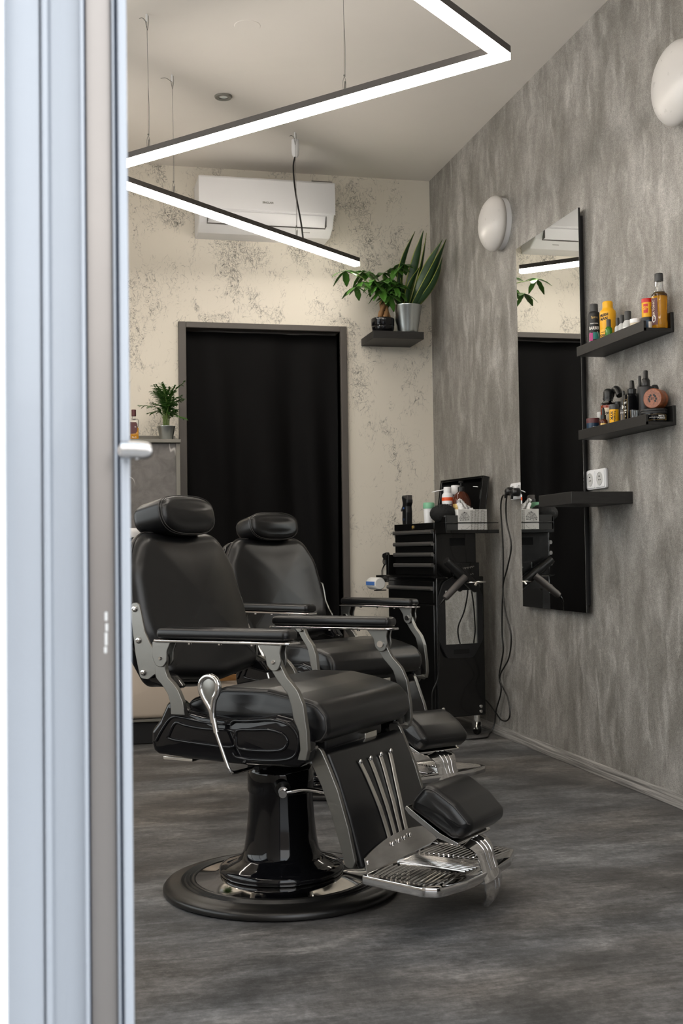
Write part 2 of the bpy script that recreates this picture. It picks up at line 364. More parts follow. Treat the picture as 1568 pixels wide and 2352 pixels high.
# ------------------------------------------------------------ the room
def struct(name, b, m, parent=None, **k):
    o = b.build(name, m, parent, **k)
    if not parent: o['kind'] = 'structure'
    return o
XL, YF = -1.45, .95
struct('floor', MB().box(XL-.15, XR+.15, YF-.02, YB+.5, -.12, 0), M['floor'])
struct('ceiling', MB().box(XL-.15, XR+.15, YF, YB+.5, H, H+.12), M['ceiling'])
struct('wall_right', MB().box(XR, XR+.15, YF+.0, YB+.5, 0, H), M['stucco'])
LY0, LY1, LZ0, LZ1 = 1.6, 4.9, .55, 2.65        # large unseen side window, added for soft light from the left
struct('wall_left', MB().box(XL-.15, XL, YF+.14, LY0, 0, H).box(XL-.15, XL, LY1, YB+.5, 0, H).box(XL-.15, XL, LY0, LY1, 0, LZ0).box(XL-.15, XL, LY0, LY1, LZ1, H), M['intwhite'])
w2 = struct('added_window_2', MB().box(XL-.10, XL-.04, LY0, LY0+.05, LZ0, LZ1).box(XL-.10, XL-.04, LY1-.05, LY1, LZ0, LZ1).box(XL-.10, XL-.04, LY0, LY1, LZ0, LZ0+.05).box(XL-.10, XL-.04, LY0, LY1, LZ1-.05, LZ1)
            .box(XL-.10, XL-.04, 2.66, 2.71, LZ0, LZ1).box(XL-.10, XL-.04, 3.78, 3.83, LZ0, LZ1), M['jamb'])
MB().box(XL-.073, XL-.067, LY0+.04, LY1-.04, LZ0+.04, LZ1-.04).build('window_pane', M['pane'], w2)
DX0, DX1, DZ = .639, 1.449, 2.010
struct('wall_back', MB().box(XL, DX0, YB, YB+.14, 0, H).box(DX1, XR, YB, YB+.14, 0, H).box(DX0, DX1, YB, YB+.14, DZ, H), M['wallpaper'])
struct('wall_niche', MB().box(DX0-.3, DX1+.3, YB+.45, YB+.5, 0, DZ+.3), M['void'])
# shop front: exterior wall, entrance opening, unseen display window added for daylight
WX0, WX1, WZ0, WZ1 = 1.10, 1.78, .80, 2.45
struct('wall_front', MB().box(XL-.15, -.0384, .90, YF+.14, 0, H).box(-.0384, 1.04, YF, YF+.14, 2.30, H).box(1.04, WX0, YF, YF+.14, 0, H)
       .box(WX0, WX1, YF, YF+.14, 0, WZ0).box(WX0, WX1, YF, YF+.14, WZ1, H).box(WX1, XR+.15, YF, YF+.14, 0, H), M['extwhite'])
struct('added_dark_lining', MB().box(1.04, XR, YF+.14, YF+.152, 0, WZ0-.01).box(WX1+.01, XR, YF+.14, YF+.152, WZ0-.01, H), M['matblack'])      # unseen dark lining added so the mirror reflects a darker shop front
wo = struct('added_window_1', MB().box(WX0, WX0+.05, YF+.03, YF+.09, WZ0, WZ1).box(WX1-.05, WX1, YF+.03, YF+.09, WZ0, WZ1).box(WX0, WX1, YF+.03, YF+.09, WZ0, WZ0+.05)
            .box(WX0, WX1, YF+.03, YF+.09, WZ1-.05, WZ1).box(WX0, WX1, YF+.03, YF+.09, 1.75, 1.80), M['jamb'])
MB().box(WX0+.04, WX1-.04, YF+.055, YF+.061, WZ0+.04, WZ1-.04).build('window_pane', M['pane'], wo)
struct('added_wall_opposite', MB().box(-12, 12, -8.5, -8, -.02, 2.1), M['streetwall'])  # unseen wall added to give the polished metal something darker to reflect
struct('ground', MB().box(-9, 9, -10, YF-.02, -.14, -.02), M['paving'])
# skirting along the right wall: dark upper board, pale lower coving
sk = struct('baseboard_right', MB().prism(round_poly([(XR, 0), (XR-.016, 0), (XR-.015, .012), (XR-.010, .030), (XR-.004, .042), (XR, .044)], .003, 2), lambda a, b, t: (a, t, b), YF+.2, YB), M['base'])
struct('baseboard_back', MB().prism([(YB, 0), (YB-.014, 0), (YB-.012, .04), (YB, .044)], FX, DX1+.04, XR-.016), M['base'])

# entrance door frame close to the camera (left edge of the picture)
jz0, jz1 = -.02, 2.30
def J(x0, x1, y0, y1=1.06, r=.0012):
    return MB().prism(round_poly([(x0, y0), (x1, y0), (x1, y1), (x0, y1)], [r, r, 0, 0], 3), FZ, jz0, jz1)
jm = struct('door_1', J(-.0390, -.0124, .937), M['jamb'])
J(-.0124, -.0112, .942).build('frame_groove', M['jamb'], jm)
J(-.0112, -.0058, .9345, r=.0022).build('frame_bead', M['jamb'], jm)
MB().prism(round_poly([(-.0058, .940), (-.004, .945), (.004, .9475), (.018, .9475), (.018, 1.06), (-.0058, 1.06)], [0, .002, .003, 0, 0, 0], 3), FZ, jz0, jz1).build('frame_rebate', M['jamb'], jm)
J(.018, .0214, .936, r=.0015).build('frame_bead', M['jamb'], jm)
J(.0214, .0224, .952).build('gasket', M['seal'], jm)
J(.0224, .0428, .950).build('closing_strip', M['strip'], jm)
J(.0428, .0452, .940).build('frame_bead', M['jamb'], jm)
J(.0452, .0468, .948).build('gasket', M['seal'], jm)
J(.0468, .0541, .930, r=.0028).build('leaf_edge', M['jamb'], jm)
stk = MB()
for (zz, h, dx) in ((.7935, .007, .0000), (.7850, .006, .0004), (.7760, .010, -.0001), (.7675, .005, -.0006)):
    stk.box(.0346+dx, .0367+dx, .9492, .9499, zz-h/2-.0, zz+h/2)
tag(stk.build('sticker', M['paper'], jm, bevel=.0008), 'small worn white sticker marks')
hd = MB().tube([(.046, .918, .921), (.056, .918, .921), (.0625, .918, .9205), (.0665, .9185, .9205), (.0690, .919, .9205), (.0700, .9195, .9205)], [.0068, .0070, .0070, .0064, .0048, .0022], 20, flat=1)
hd.cyl((.050, .918, .921), (.050, .931, .921), .006)
h_ = hd.build('door_handle', M['nickel'], jm, sharp=60)
MB().sph((.0585, .9165, .9148), .0016).sph((.0615, .9165, .9150), .0014).build('grub_screw', M['chrome'], h_)

# rear doorway: painted frame and black curtain
df = struct('door_2', MB().box(.600, .639, YB-.022, YB+.10, 0, 2.036).box(1.449, 1.484, YB-.022, YB+.10, 0, 2.036).box(.639, 1.449, YB-.022, YB+.10, 2.006, 2.036), M['frame'], bevel=.003)
cb = MB(); n_ = 170; rows = 26; V = []
def cy(x, z):
    u = (x-DX0)/(DX1-DX0); t = (2.0-z)/2.0
    a = .010*math.sin(u*17+1.1*math.sin(z*1.1)+2.2*u*u)+.005*math.sin(u*31+2+z*1.3)+.045*noise.noise(Vector((u*5.5+z*.5, z*.7, 3)))
    return YB+.058+a*(.35+.65*min(1, t*3))
for j in range(rows+1):
    z = .006+(1.999-.006)*j/rows
    V.append([cb.bm.verts.new((DX0+.003+(DX1-DX0-.006)*i/n_, cy(DX0+(DX1-DX0)*i/n_, z), z)) for i in range(n_+1)])
for j in range(rows):
    for i in range(n_): cb.face([V[j][i], V[j][i+1], V[j+1][i+1], V[j+1][i]])
cu = cb.build('doorway_curtain', M['curtain'], sharp=180)
so = cu.modifiers.new('thick', 'SOLIDIFY'); so.thickness = .002
tag(cu, 'black floor-length cloth curtain hanging in the rear doorway', 'curtain')

# pony wall with marble-look panel and shelf top, left of the doorway
pw = thing('half_height_partition', 'grey marble-look partition with a grey-brown shelf top left of the doorway', 'partition', (0, 0, 0))
MB().box(-.9, .557, 5.82, YB, 0, 1.386).build('marble_panel', M['marble'], pw, bevel=.001)
MB().box(.557, .5765, 5.805, YB, 0, 1.386).build('edge_post', M['edge'], pw, bevel=.0015)
MB().box(-.9, .579, 5.79, YB, 1.388, 1.405).build('shelf_top', M['edge'], pw, bevel=.0015)
MB().box(-.9, .579, 6.068, YB, 1.405, 1.448).build('upstand', M['edge'], pw, bevel=.0015)

# ------------------------------------------------------------ zigzag LED lamp
lm = thing('zigzag_led_lamp', 'white zigzag LED strip lamp in black channel hanging from the ceiling', 'lamp', (0, 0, 0))
E2 = Vector((1.487, 5.844)); B2 = Vector((1.292, 3.284)); da = Vector((.743, .669)).normalized(); A2 = B2-da*1.75
s_ = 1.772; C2 = Vector((.129, 4.621)); ZP = [A2, B2, C2, E2]; wl_ = .034
def offs(P, w):
    out = []
    for i, p in enumerate(P):
        if i == 0: d = (P[1]-p).normalized(); nn = Vector((-d.y, d.x)); out.append((p+nn*w, p-nn*w))
        elif i == len(P)-1: d = (p-P[-2]).normalized(); nn = Vector((-d.y, d.x)); out.append((p+nn*w, p-nn*w))
        else:
            d1 = (p-P[i-1]).normalized(); d2 = (P[i+1]-p).normalized(); n1 = Vector((-d1.y, d1.x)); n2 = Vector((-d2.y, d2.x)); m_ = (n1+n2).normalized(); c_ = m_.dot(n1)
            out.append((p+m_*w/c_, p-m_*w/c_))
    return out
O1 = offs(ZP, wl_/2); O2 = offs(ZP, wl_/2-.0006)
LZ = 2.30
for i in range(3):
    q = [O1[i][0], O1[i+1][0], O1[i+1][1], O1[i][1]]; q2 = [O2[i][0], O2[i+1][0], O2[i+1][1], O2[i][1]]
    ch = MB().prism([(p.x, p.y) for p in q], FZ, LZ+.020, LZ+.042).build('light_channel', M['ledblack'], lm)
    tag(MB().prism([(p.x, p.y) for p in q2], FZ, LZ, LZ+.0205).build('diffuser', M['led'], ch), 'lit white diffuser')
def susp(x, y, tail):
    b = MB(); b.tube([(x, y, LZ+.042), (x+.002, y, LZ+.075)], .0022, 6)
    b.tube([(x-.004, y, LZ+.045), (x-.005, y, LZ+.07), (x, y, LZ+.09), (x+.005, y, LZ+.07), (x+.004, y, LZ+.045)], .0009, 5, smooth=4)
    b.sph((x, y, LZ+.094), .0035, 8)
    b.tube([(x, y, LZ+.09), (x+.0015, y+.001, 2.55), (x-.0015, y, H-.03)], .0009, 5, smooth=4)
    b.tube([(x+.003, y, LZ+.09), (x+.0045, y, LZ+.18), (x+.0005, y, LZ+.3)], .0007, 5, smooth=4)
    b.tube([(x, y, H-.06), (x-.006, y, H-.03), (x-.004, y, H-.004)], .0011, 5, smooth=3); b.tube([(x, y, H-.06), (x+.005, y, H-.03), (x+.004, y, H-.004)], .0011, 5, smooth=3)
    b.tube([(x-.003, y, H-.03), (x-.018+.5*tail, y-.01, H-.02), (x-.03+tail, y-.015, H-.025)], .0012, 5, smooth=4)
    b.build('suspension_wire', M['steel'], lm)
    w = MB().tube([(x-.003, y, H-.028), (x-.002, y, H)], .004, 8); w.build('ceiling_hook', M['white'], lm)
def along(P, Q, y):
    t = (y-P.y)/(Q.y-P.y); return P.lerp(Q, t)
for (P, Q, yy, tl) in ((B2, C2, 4.39, 0), (C2, E2, 4.93, -.02), (B2, C2, 3.72, 0), (C2, E2, 5.50, 0)):
    p = along(P, Q, yy); susp(p.x, p.y, tl)
pc = along(C2, E2, 5.535)
MB().tube([(1.125, 5.60, H-.075), (1.108, 5.57, 2.70), (1.112, 5.55, 2.58), (pc.x-.01, pc.y-.005, 2.42), (pc.x, pc.y, LZ+.042)], .0042, 8, smooth=8).build('power_cable', M['rubber'], lm)
MB().lathe([(.001, H), (.018, H), (.019, H-.05), (.016, H-.075), (.010, H-.085), (.001, H-.086)], (1.125, 5.60, 0), 20).build('ceiling_cup', M['white'], lm)

# unseen lamps added for fill light over the entrance and left half
def fill_zig(P, par, gap=None):
    O1, O2 = offs(P, wl_/2), offs(P, wl_/2-.0006)
    for i in range(len(P)-1):
        q = [O1[i][0], O1[i+1][0], O1[i+1][1], O1[i][1]]; q2 = [O2[i][0], O2[i+1][0], O2[i+1][1], O2[i][1]]
        ch = MB().prism([(p.x, p.y) for p in q], FZ, LZ+.020, LZ+.042).build('light_channel', M['ledblack'], par)
        tag(MB().prism([(p.x, p.y) for p in q2], FZ, LZ, LZ+.0205).build('diffuser', M['led'], ch), 'lit white diffuser')
        m_ = P[i].lerp(P[i+1], .5); MB().tube([(m_.x, m_.y, LZ+.042), (m_.x, m_.y, H)], .0012, 6).build('suspension_wire', M['steel'], par)
lm_fill_left = thing('zigzag_led_lamp', 'added unseen zigzag LED lamp over the left half of the room, hidden by the door frame', 'lamp', (0, 0, 0))
fill_zig([Vector((-.35, 1.75)), Vector((-1.05, 2.65)), Vector((-.25, 3.55)), Vector((-1.05, 4.45)), Vector((.05, 5.70))], lm_fill_left)
lm_fill_front = thing('zigzag_led_lamp', 'added unseen LED lamp bar over the entrance, above the picture edge', 'lamp', (0, 0, 0))
fill_zig([Vector((.15, 1.90)), Vector((1.15, 1.25)), Vector((1.62, 2.05))], lm_fill_front)

# recessed downlight and painted-over round cover
dl = thing('recessed_downlight', 'small unlit round recessed spotlight in the ceiling', 'ceiling light', (.711, 5.12, H))
MB().lathe([(.020, -.001), (.020, -.006), (.036, -.008), (.0385, -.004), (.0385, 0), (.02, 0)], n=40).build('trim_ring', M['edge'], dl)
MB().lathe([(.001, -.004), (.014, -.0045), (.020, -.003), (.020, 0), (.001, 0)], n=32).build('lens', M['galv'], dl)
rc = MB().lathe([(.001, -.0015), (.048, -.0015), (.050, 0), (.001, 0)], (.707, 4.41, H), 40).build('ceiling_cover_plate', M['ceiling'])
tag(rc, 'faint round cover plate painted over in the ceiling', 'cover plate')

# ------------------------------------------------------------ air conditioner
ac = thing('air_conditioner', 'white wall-mounted air conditioner above the curtained doorway', 'air conditioner', (0, 0, 0))
bodyp = round_poly([(YB, 2.742), (5.895, 2.742), (5.872, 2.72), (5.868, 2.565), (5.905, 2.505), (5.975, 2.470), (YB, 2.470)], [0, .02, .01, .015, .02, .015, 0], 4)
MB().pillow(bodyp, FX, .690, 1.378, .008, 3).build('casing', M['white'], ac, sharp=50)
MB().pillow(round_poly([(5.872, 2.735), (5.863, 2.722), (5.8605, 2.568), (5.8665, 2.562), (5.872, 2.565)], .004, 3), FX, .686, 1.382, .003, 2).build('front_panel', M['white'], ac, sharp=50)
MB().prism(round_poly([(5.8655, 2.556), (5.8985, 2.503), (5.904, 2.506), (5.871, 2.558)], .002, 2), FX, .734, 1.332).build('louver', M['white'], ac)
MB().box(.730, 1.336, 5.897, 5.904, 2.4985, 2.5025).box(1.3335, 1.3355, 5.868, 5.90, 2.502, 2.556).box(.730, .732, 5.868, 5.90, 2.502, 2.556).build('louver_gap', M['ledblack'], ac)
MB().box(1.268, 1.374, 5.90, 5.965, 2.742, 2.7465).build('loose_filter_flap', M['ledblack'], ac)
text('brand_lettering', 'SINCLAIR', .0135, M['edge'], ac, lambda x, y, d: (1.034+x, 5.8604-d*.0004, 2.6075+y), bold=.0003)
MB().box(1.225, 1.262, 5.9375, 5.9385, 2.486, 2.488).build('status_label', M['edge'], ac)

# ------------------------------------------------------------ sconces, mirror, sockets on the right wall
def sconce(y, z, r, label):
    t = thing('wall_lamp', label, 'wall lamp', (XR, y, z), 0, None)
    MB().lathe([(.001, 0), (r*.93, 0), (r*.93, .028), (r*.90, .034), (.001, .034)], axis=(-1, 0, 0), n=64).build('base_ring', M['white'], t)
    prof = [(r*.94, .024)]+[(r*math.cos(a), .036+.068*math.sin(a)) for a in [PI/2*k/12 for k in range(13)]]
    MB().lathe([(.001, .024)]+prof, axis=(-1, 0, 0), n=64).build('opal_shade', M['opal'], t, sharp=80)
sconce(5.03, 2.318, .124, 'round unlit white wall lamp nearest the back corner')
sconce(3.385, 2.318, .134, 'round unlit white wall lamp above the product ledges, cut off by the picture edge')
mr = thing('wall_mirror', 'tall frameless rectangular mirror on the grey stucco wall', 'mirror', (0, 0, 0))
MB().box(XR-.022, XR, 4.19, 4.775, .63, 2.12).box(XR-.0292, XR-.022, 4.166, 4.798, .603, 2.144).build('backing', M['matblack'], mr)
MB().box(XR-.030, XR-.0292, 4.1665, 4.7975, .6035, 2.1435).build('mirror_glass', M['mirror'], mr)
def socket(y0, y1, z0, z1, n, name, label):
    t = thing(name, label, 'power socket', (XR, (y0+y1)/2, (z0+z1)/2))
    w, h = (y1-y0)/2, (z1-z0)/2
    MB().pillow(round_poly([(-w, -h), (w, -h), (w, h), (-w, h)], .008, 4), lambda a, b, q: (-q, a, b), 0, .012, .003, 2).build('cover_frame', M['white'], t)
    for i in range(n):
        cyy = -w+(2*i+1)*w/n; hw = w/n-.004
        MB().pillow(round_poly([(cyy-hw, -h+.005), (cyy+hw, -h+.005), (cyy+hw, h-.005), (cyy-hw, h-.005)], .005, 3), lambda a, b, q: (-q, a, b), .010, .0155, .002, 2).build('socket_plate', M['white'], t)
        s = MB().lathe([(.0225, .0155), (.0235, .0172), (.0250, .0166), (.0255, .0150)], (0, cyy, 0), 28, (-1, 0, 0)); s.lathe([(.001, .0157), (.0225, .0158), (.0225, .0152), (.001, .0152)], (0, cyy, 0), 28, (-1, 0, 0))
        s.build('socket_well', M['lightgrey'], t)
        MB().cyl((-.0155, cyy-.006, -.004), (-.0166, cyy-.006, -.004), .0024, n=8).cyl((-.0155, cyy+.006, -.004), (-.0166, cyy+.006, -.004), .0024, n=8).cyl((-.0155, cyy, .009), (-.0185, cyy, .009), .0022, n=8).build('pin_holes', M['ink'], t)
    return t
socket(4.02, 4.182, 1.066, 1.140, 2, 'double_wall_socket', 'white double power socket above the floating black shelf')
socket(4.812, 4.962, 1.066, 1.138, 2, 'double_wall_socket', 'white double power socket behind the mirror edge with black plugs in it')

# ------------------------------------------------------------ shelves
def ledge(z, label):
    t = thing('picture_ledge', label, 'shelf', (0, 0, 0), 0)
    y0, y1, xf = 3.518, 4.032, XR-.108
    MB().box(xf, XR-.011, y0, y1, z, z+.011).build('ledge_board', M['shelf'], t, bevel=.0008)
    MB().box(XR-.011, XR, y0, y1, z, z+.064).build('back_board', M['shelf'], t, bevel=.0008)
    MB().box(xf-.001, xf+.009, y0, y1, z-.0005, z+.034).build('front_lip', M['shelf'], t, bevel=.0008)
    return t
ledge(1.549, 'upper black picture ledge carrying the yellow bottle and the amber tonic')
ledge(1.243, 'lower black picture ledge carrying the black sprays and the round wooden box')
fs = MB().box(1.728, XR, 3.831, 4.120, 1.001, 1.043).build('floating_shelf', M['shelf'], None, bevel=.0012)
tag(fs, 'empty black floating shelf below the white double socket, beside the mirror', 'shelf')
fs2 = MB().box(1.567, 1.837, 5.846, YB, 1.937, 1.975).build('floating_shelf', M['shelf'], None, bevel=.0012)
tag(fs2, 'black floating shelf on the cream wall carrying two potted plants', 'shelf')

# ------------------------------------------------------------ barber chair (local: x forward, y to its left, z up)
def offs_loop(pts, y, r, closed=True, k=5, n=7):
    return dict(P=[(a, y, b) for a, b in pts], r=r, closed=closed)
def make_chair(label):
    c = thing('barber_chair', label, 'barber chair', (0, 0, 0), 0, 'barber chairs')
    # base
    MB().lathe([(.001, 0), (.290, 0), (.2965, .004), (.2975, .012), (.292, .019), (.276, .0245), (.256, .0265), (.252, .0295), (.247, .028), (.2445, .0275), (.241, .031), (.237, .0295), (.2345, .029),
                (.231, .0325), (.227, .031), (.2245, .0305), (.221, .033), (.2175, .032), (.2165, .028), (.001, .024)], n=96).build('base_ring', M['rubber'], c, sharp=50)
    MB().lathe([(.001, .026), (.2165, .026), (.2165, .0305), (.20, .0325), (.17, .0375), (.15, .042), (.001, .042)], n=96).build('chrome_dish', M['chrome'], c, sharp=50)
    MB().lathe([(.001, .04), (.1500, .04), (.1555, .042), (.1575, .048), (.1565, .0545), (.150, .062), (.135, .069), (.112, .077), (.100, .086), (.094, .10), (.0895, .13), (.085, .17), (.0815, .215), (.0805, .243), (.001, .243)], n=80).build('pedestal', M['gloss'], c, sharp=40)
    MB().lathe([(.001, .243), (.0825, .243), (.084, .248), (.084, .292), (.080, .306), (.070, .314), (.06, .33), (.001, .33)], n=64).build('lift_sleeve', M['gloss'], c, sharp=40)
    # pump lever
    pl = MB().cyl((.045, -.055, .266), (.066, -.100, .262), .013, .012).cyl((.061, -.090, .262), (.072, -.112, .258), .0095)
    pl.tube([(.068, -.100, .260), (.085, -.088, .263), (.115, -.075, .267), (.17, -.055, .258), (.225, -.045, .245), (.25, -.04, .242)], [.0065, .0055, .005, .0048], 10, smooth=5)
    pump = pl.build('pump_lever', M['chrome'], c, sharp=50)
    MB().cyl((.040, -.066, .268), (.056, -.084, .264), .020).build('lever_socket', M['rubber'], pump)
    # under-seat mechanism
    mb = MB().box(-.17, .18, -.185, .185, .362, .425).box(-.08, .10, -.10, .10, .325, .362).box(.10, .215, -.15, .15, .378, .41)
    mb.build('seat_carriage', M['matblack'], c, bevel=.006)
    MB().box(-.185, -.10, -.245, -.19, .346, .354).build('mounting_plate', M['steeledge'], c, bevel=.001)
    MB().box(.192, .232, .02, .085, .376, .396).build('front_bracket', M['steeledge'], c, bevel=.001)
    # glossy side housings with embossed ridges
    prof = [(-.205, .392), (-.204, .418), (-.178, .448), (-.158, .486), (-.140, .497), (-.124, .488), (-.098, .472), (-.045, .463), (.017, .4585), (.10, .464), (.150, .473), (.188, .466), (.216, .444), (.229, .415), (.229, .392), (.222, .368), (.204, .3565), (.062, .352), (-.078, .356), (-.185, .362), (-.198, .370)]
    for s in (-1, 1):
        pr = round_poly(prof, .012, 4)
        h = MB().pillow(pr, lambda a, b, t: (a, s*t, b), .215, .272, .017, 5, k=3, d1=.002).build('side_housing', M['gloss'], c, sharp=70)
        loop1 = smooth_path([(.050, .432), (.095, .437), (.135, .438), (.165, .431), (.180, .416), (.172, .399), (.145, .392), (.09, .3905), (.045, .392)], 5)if False else None
        def ridge(pts, r, closed, nm_, y=.2735, k=6):
            P = [(a, s*y, b) for a, b in pts]
            if closed: P = [tuple(q) for q in smooth_path([Vector(p) for p in P+[P[0]]], k)][:-1]
            else: P = smooth_path(P, k)
            MB().tube(P, r, 8, closed=closed).build(nm_, M['gloss'], h, sharp=80)
        ridge([(.044, .405), (.050, .393), (.09, .3895), (.145, .392), (.172, .399), (.181, .416), (.167, .432), (.135, .439), (.09, .4365), (.052, .434), (.044, .424)], .0038, True, 'embossed_ridge')
        ridge([(.030, .448), (.040, .455), (.07, .456), (.12, .461), (.155, .461), (.187, .452), (.206, .432), (.209, .41), (.20, .385), (.17, .373), (.10, .368), (.045, .371), (.033, .38)], .0036, False, 'embossed_ridge')
        ridge([(-.150, .405), (-.128, .4405), (-.10, .437), (-.05, .432), (.034, .431), (.037, .415), (.034, .394), (-.05, .3955), (-.13, .4005)], .0036, True, 'embossed_ridge')
        ridge([(-.185, .395), (-.165, .425), (-.140, .452), (-.11, .455), (-.04, .4465), (.03, .4455)], .0030, False, 'embossed_ridge')
    # seat cushion
    sp = round_poly([(-.135, .452), (-.125, .487), (-.02, .522), (.10, .523), (.17, .511), (.232, .497), (.258, .470), (.262, .435), (.240, .405), (.10, .425), (-.10, .435)], [.02, .03, .05, .05, .06, .04, .03, .03, .03, .05, .02], 5)
    b = MB().pillow(sp, lambda a, q, t: (a, t, q), -.232, .232, .020, 5, d0=.010, d1=.010, k=4)
    for v in b.bm.verts:
        k = max(0, 1-(v.co.y/.232)**2)
        if v.co.z > .45: v.co.z += .026*k*min(1, (v.co.z-.45)/.05)*min(1, max(0, (.27-v.co.x)/.09))
        if v.co.x > .2: v.co.x += .008*k
    seat = b.build('seat_cushion', M['leather'], c, sharp=80)
    for s in (-1, 1):
        pl_ = [(a, s*.2265, q) for a, q in inset(sp, .0045) if q > .44 or a > .2]
        i0 = max(range(len(pl_)), key=lambda i: (Vector(pl_[i])-Vector(pl_[i-1])).length)
        pl_ = pl_[i0:]+pl_[:i0]
        MB().tube(pl_, .0016, 6).tube([(x, y-s*.006, z+.0006) for x, y, z in pl_], .0009, 5).build('piping', M['thread'], seat)
    # backrest: plane leaning back
    B0 = Vector((-.178, 0, .530)); up = Vector((-.285, 0, .958)).normalized(); nf = Vector((.958, 0, .285)).normalized()
    bp = round_poly([(-.208, .010), (.0, -.012), (.208, .010), (.246, .15), (.232, .30), (.168, .400), (.0, .388), (-.168, .400), (-.232, .30), (-.246, .15)], [.035, .3, .035, .25, .12, .085, .3, .085, .12, .25], 6)
    def fb(a, q, t):
        crv = -.012*math.sin(max(0, min(1, q/.39))*PI)+.012*max(0, 1-q/.10)
        return B0+up*q+Vector((0, a, 0))+nf*(t+crv*(1 if t > -.03 else .6))
    back = MB().pillow(bp, fb, -.078, .002, .043, 9, d0=.0, d1=.019, k=6).build('backrest_cushion', M['leather'], c, sharp=80)
    MB().pillow(inset(bp, -.002), fb, -.098, -.064, .010, 3, k=2).build('backrest_shell', M['gloss'], c, sharp=60)
    MB().tube([fb(a, q, -.030) for a, q in inset(bp, -.0006)], .0013, 6, closed=True).build('piping', M['thread'], back)
    # headrest
    H0 = Vector((-.312, 0, .944)); hu = Vector((-.20, 0, .98)).normalized(); hn = Vector((.98, 0, .20)).normalized()
    sc_ = lambda v, e_: math.copysign(abs(v)**e_, v)
    hp = [(.1215*sc_(math.cos(q), .66), (.050 if math.sin(q) > 0 else .056)*sc_(math.sin(q), .80 if math.sin(q) < 0 else .66)) for q in [2*PI*(k+.5)/56 for k in range(56)]]
    def fh(a, q, t): return H0+hu*(q*(1-.10*max(0, -t/.06)))+Vector((0, a, 0))+hn*t
    hd_ = MB().pillow(hp, fh, -.064, .050, .026, 7, d0=.012, d1=.009, k=5).build('headrest_cushion', M['leather'], c, sharp=80)
    MB().tube([fh(a, q, .0385) for a, q in inset(hp, .0012)], .0011, 6, closed=True).tube([fh(a, q, .0325) for a, q in inset(hp, -.0004)], .0009, 5, closed=True).build('stitched_seam', M['thread'], hd_)
    for s in (-1, 1):
        MB().tube([H0+hn*t+hu*(-.010+.012*(t/.05))+Vector((0, s*(.1165+.0015*(1-abs(t)/.05)), 0)) for t in (-.038, -.02, 0, .02, .037)], .0015, 6).build('side_seam', M['thread'], hd_)
    MB().box(-.345, -.325, -.05, -.02, .78, .915).box(-.345, -.325, .02, .05, .78, .915).build('headrest_post', M['steel'], c, bevel=.002)
    # side plates that carry the backrest
    for s in (-1, 1):
        pp = round_poly([(-.262, .726), (-.240, .726), (-.232, .700), (-.222, .655), (-.203, .622), (-.186, .602), (-.186, .556), (-.212, .5395), (-.236, .5405), (-.250, .60), (-.262, .69)], [.012, .012, .02, .03, .03, .01, .01, .012, .014, .05, .03], 4)
        sh = -.008 if s < 0 else -.034
        p_ = MB().prism(pp, lambda a, q, t: (a+sh, s*t, q), .249, .256).build('back_side_plate', M['steel'], c, bevel=.0012)
        for (a, q) in ((-.250, .711), (-.239, .634), (-.225, .556)):
            MB().lathe([(.008, 0), (.008, .002), (.006, .005), (.003, .0058), (.003, .004), (.001, .004)], (a+sh, s*.256, q), 16, (0, s, 0)).build('bolt', M['chrome'], p_)
        MB().pillow(round_poly([(-.250, .553), (-.222, .529), (-.160, .514), (-.150, .520), (-.175, .545), (-.20, .56)], .006, 3), lambda a, q, t: (a, s*t, q), .19, .243, .004, 2).build('hinge_block', M['gloss'], c)
    # armrests with forked brackets
    for s in (-1, 1):
        ar = round_poly([(-.176, .238), (.190, .238), (.215, .262), (.200, .292), (.190, .299), (-.176, .299)], [.014, .03, .018, .01, .012, .012], 5)
        a_ = MB().pillow(round_poly([(-.172, .240), (.190, .240), (.197, .250), (.197, .286), (.188, .296), (-.172, .296)], [.02, .02, .02, .02, .02, .02], 6), lambda a, q, t: (a, s*q, t), .6415, .668, .0115, 5, d1=.002, k=2).build('armrest_pad', M['leather'], c, sharp=80)
        MB().prism(ar, lambda a, q, t: (a, s*q, t), .6345, .6405).build('armrest_plate', M['chrome'], a_, bevel=.0018)
        sc = MB()
        for u in (-.085, .0, .09): sc.cyl((u, s*.272, .6345), (u, s*.272, .629), .0045, n=10)
        sc.build('screws', M['chrome'], a_)
        def bar(poly, y0, y1, nm_, m, par, bev=.0014): return MB().prism(poly, lambda a, q, t: (a, s*t, q), y0, y1).build(nm_, m, par, bevel=bev)
        # rear support
        rp = round_poly([(-.172, .604), (-.180, .572), (-.178, .548), (-.158, .530), (-.142, .510), (-.135, .486), (-.134, .462), (-.094, .462), (-.099, .492), (-.113, .520), (-.128, .537), (-.142, .548), (-.150, .566), (-.148, .604)], [.01, .02, .02, .03, .03, .02, 0, 0, .03, .03, .02, .015, .02, .01], 4)
        r_ = bar(rp, .268, .283, 'rear_arm_support', M['steel'], c)
        fk = round_poly([(-.180, .6345), (-.181, .598), (-.170, .576), (-.150, .574), (-.139, .588), (-.138, .612), (-.128, .6345)], [0, .02, .016, .016, .012, .02, 0], 4)
        bar(fk, .2855, .2915, 'fork_plate', M['steel'], r_); bar(fk, .2595, .2655, 'fork_plate', M['steel'], r_)
        MB().cyl((-.157, s*.2915, .596), (-.157, s*.2955, .596), .0055, .0035, 14).cyl((-.157, s*.255, .596), (-.157, s*.2595, .596), .009, n=14).build('bolt', M['chrome'], r_)
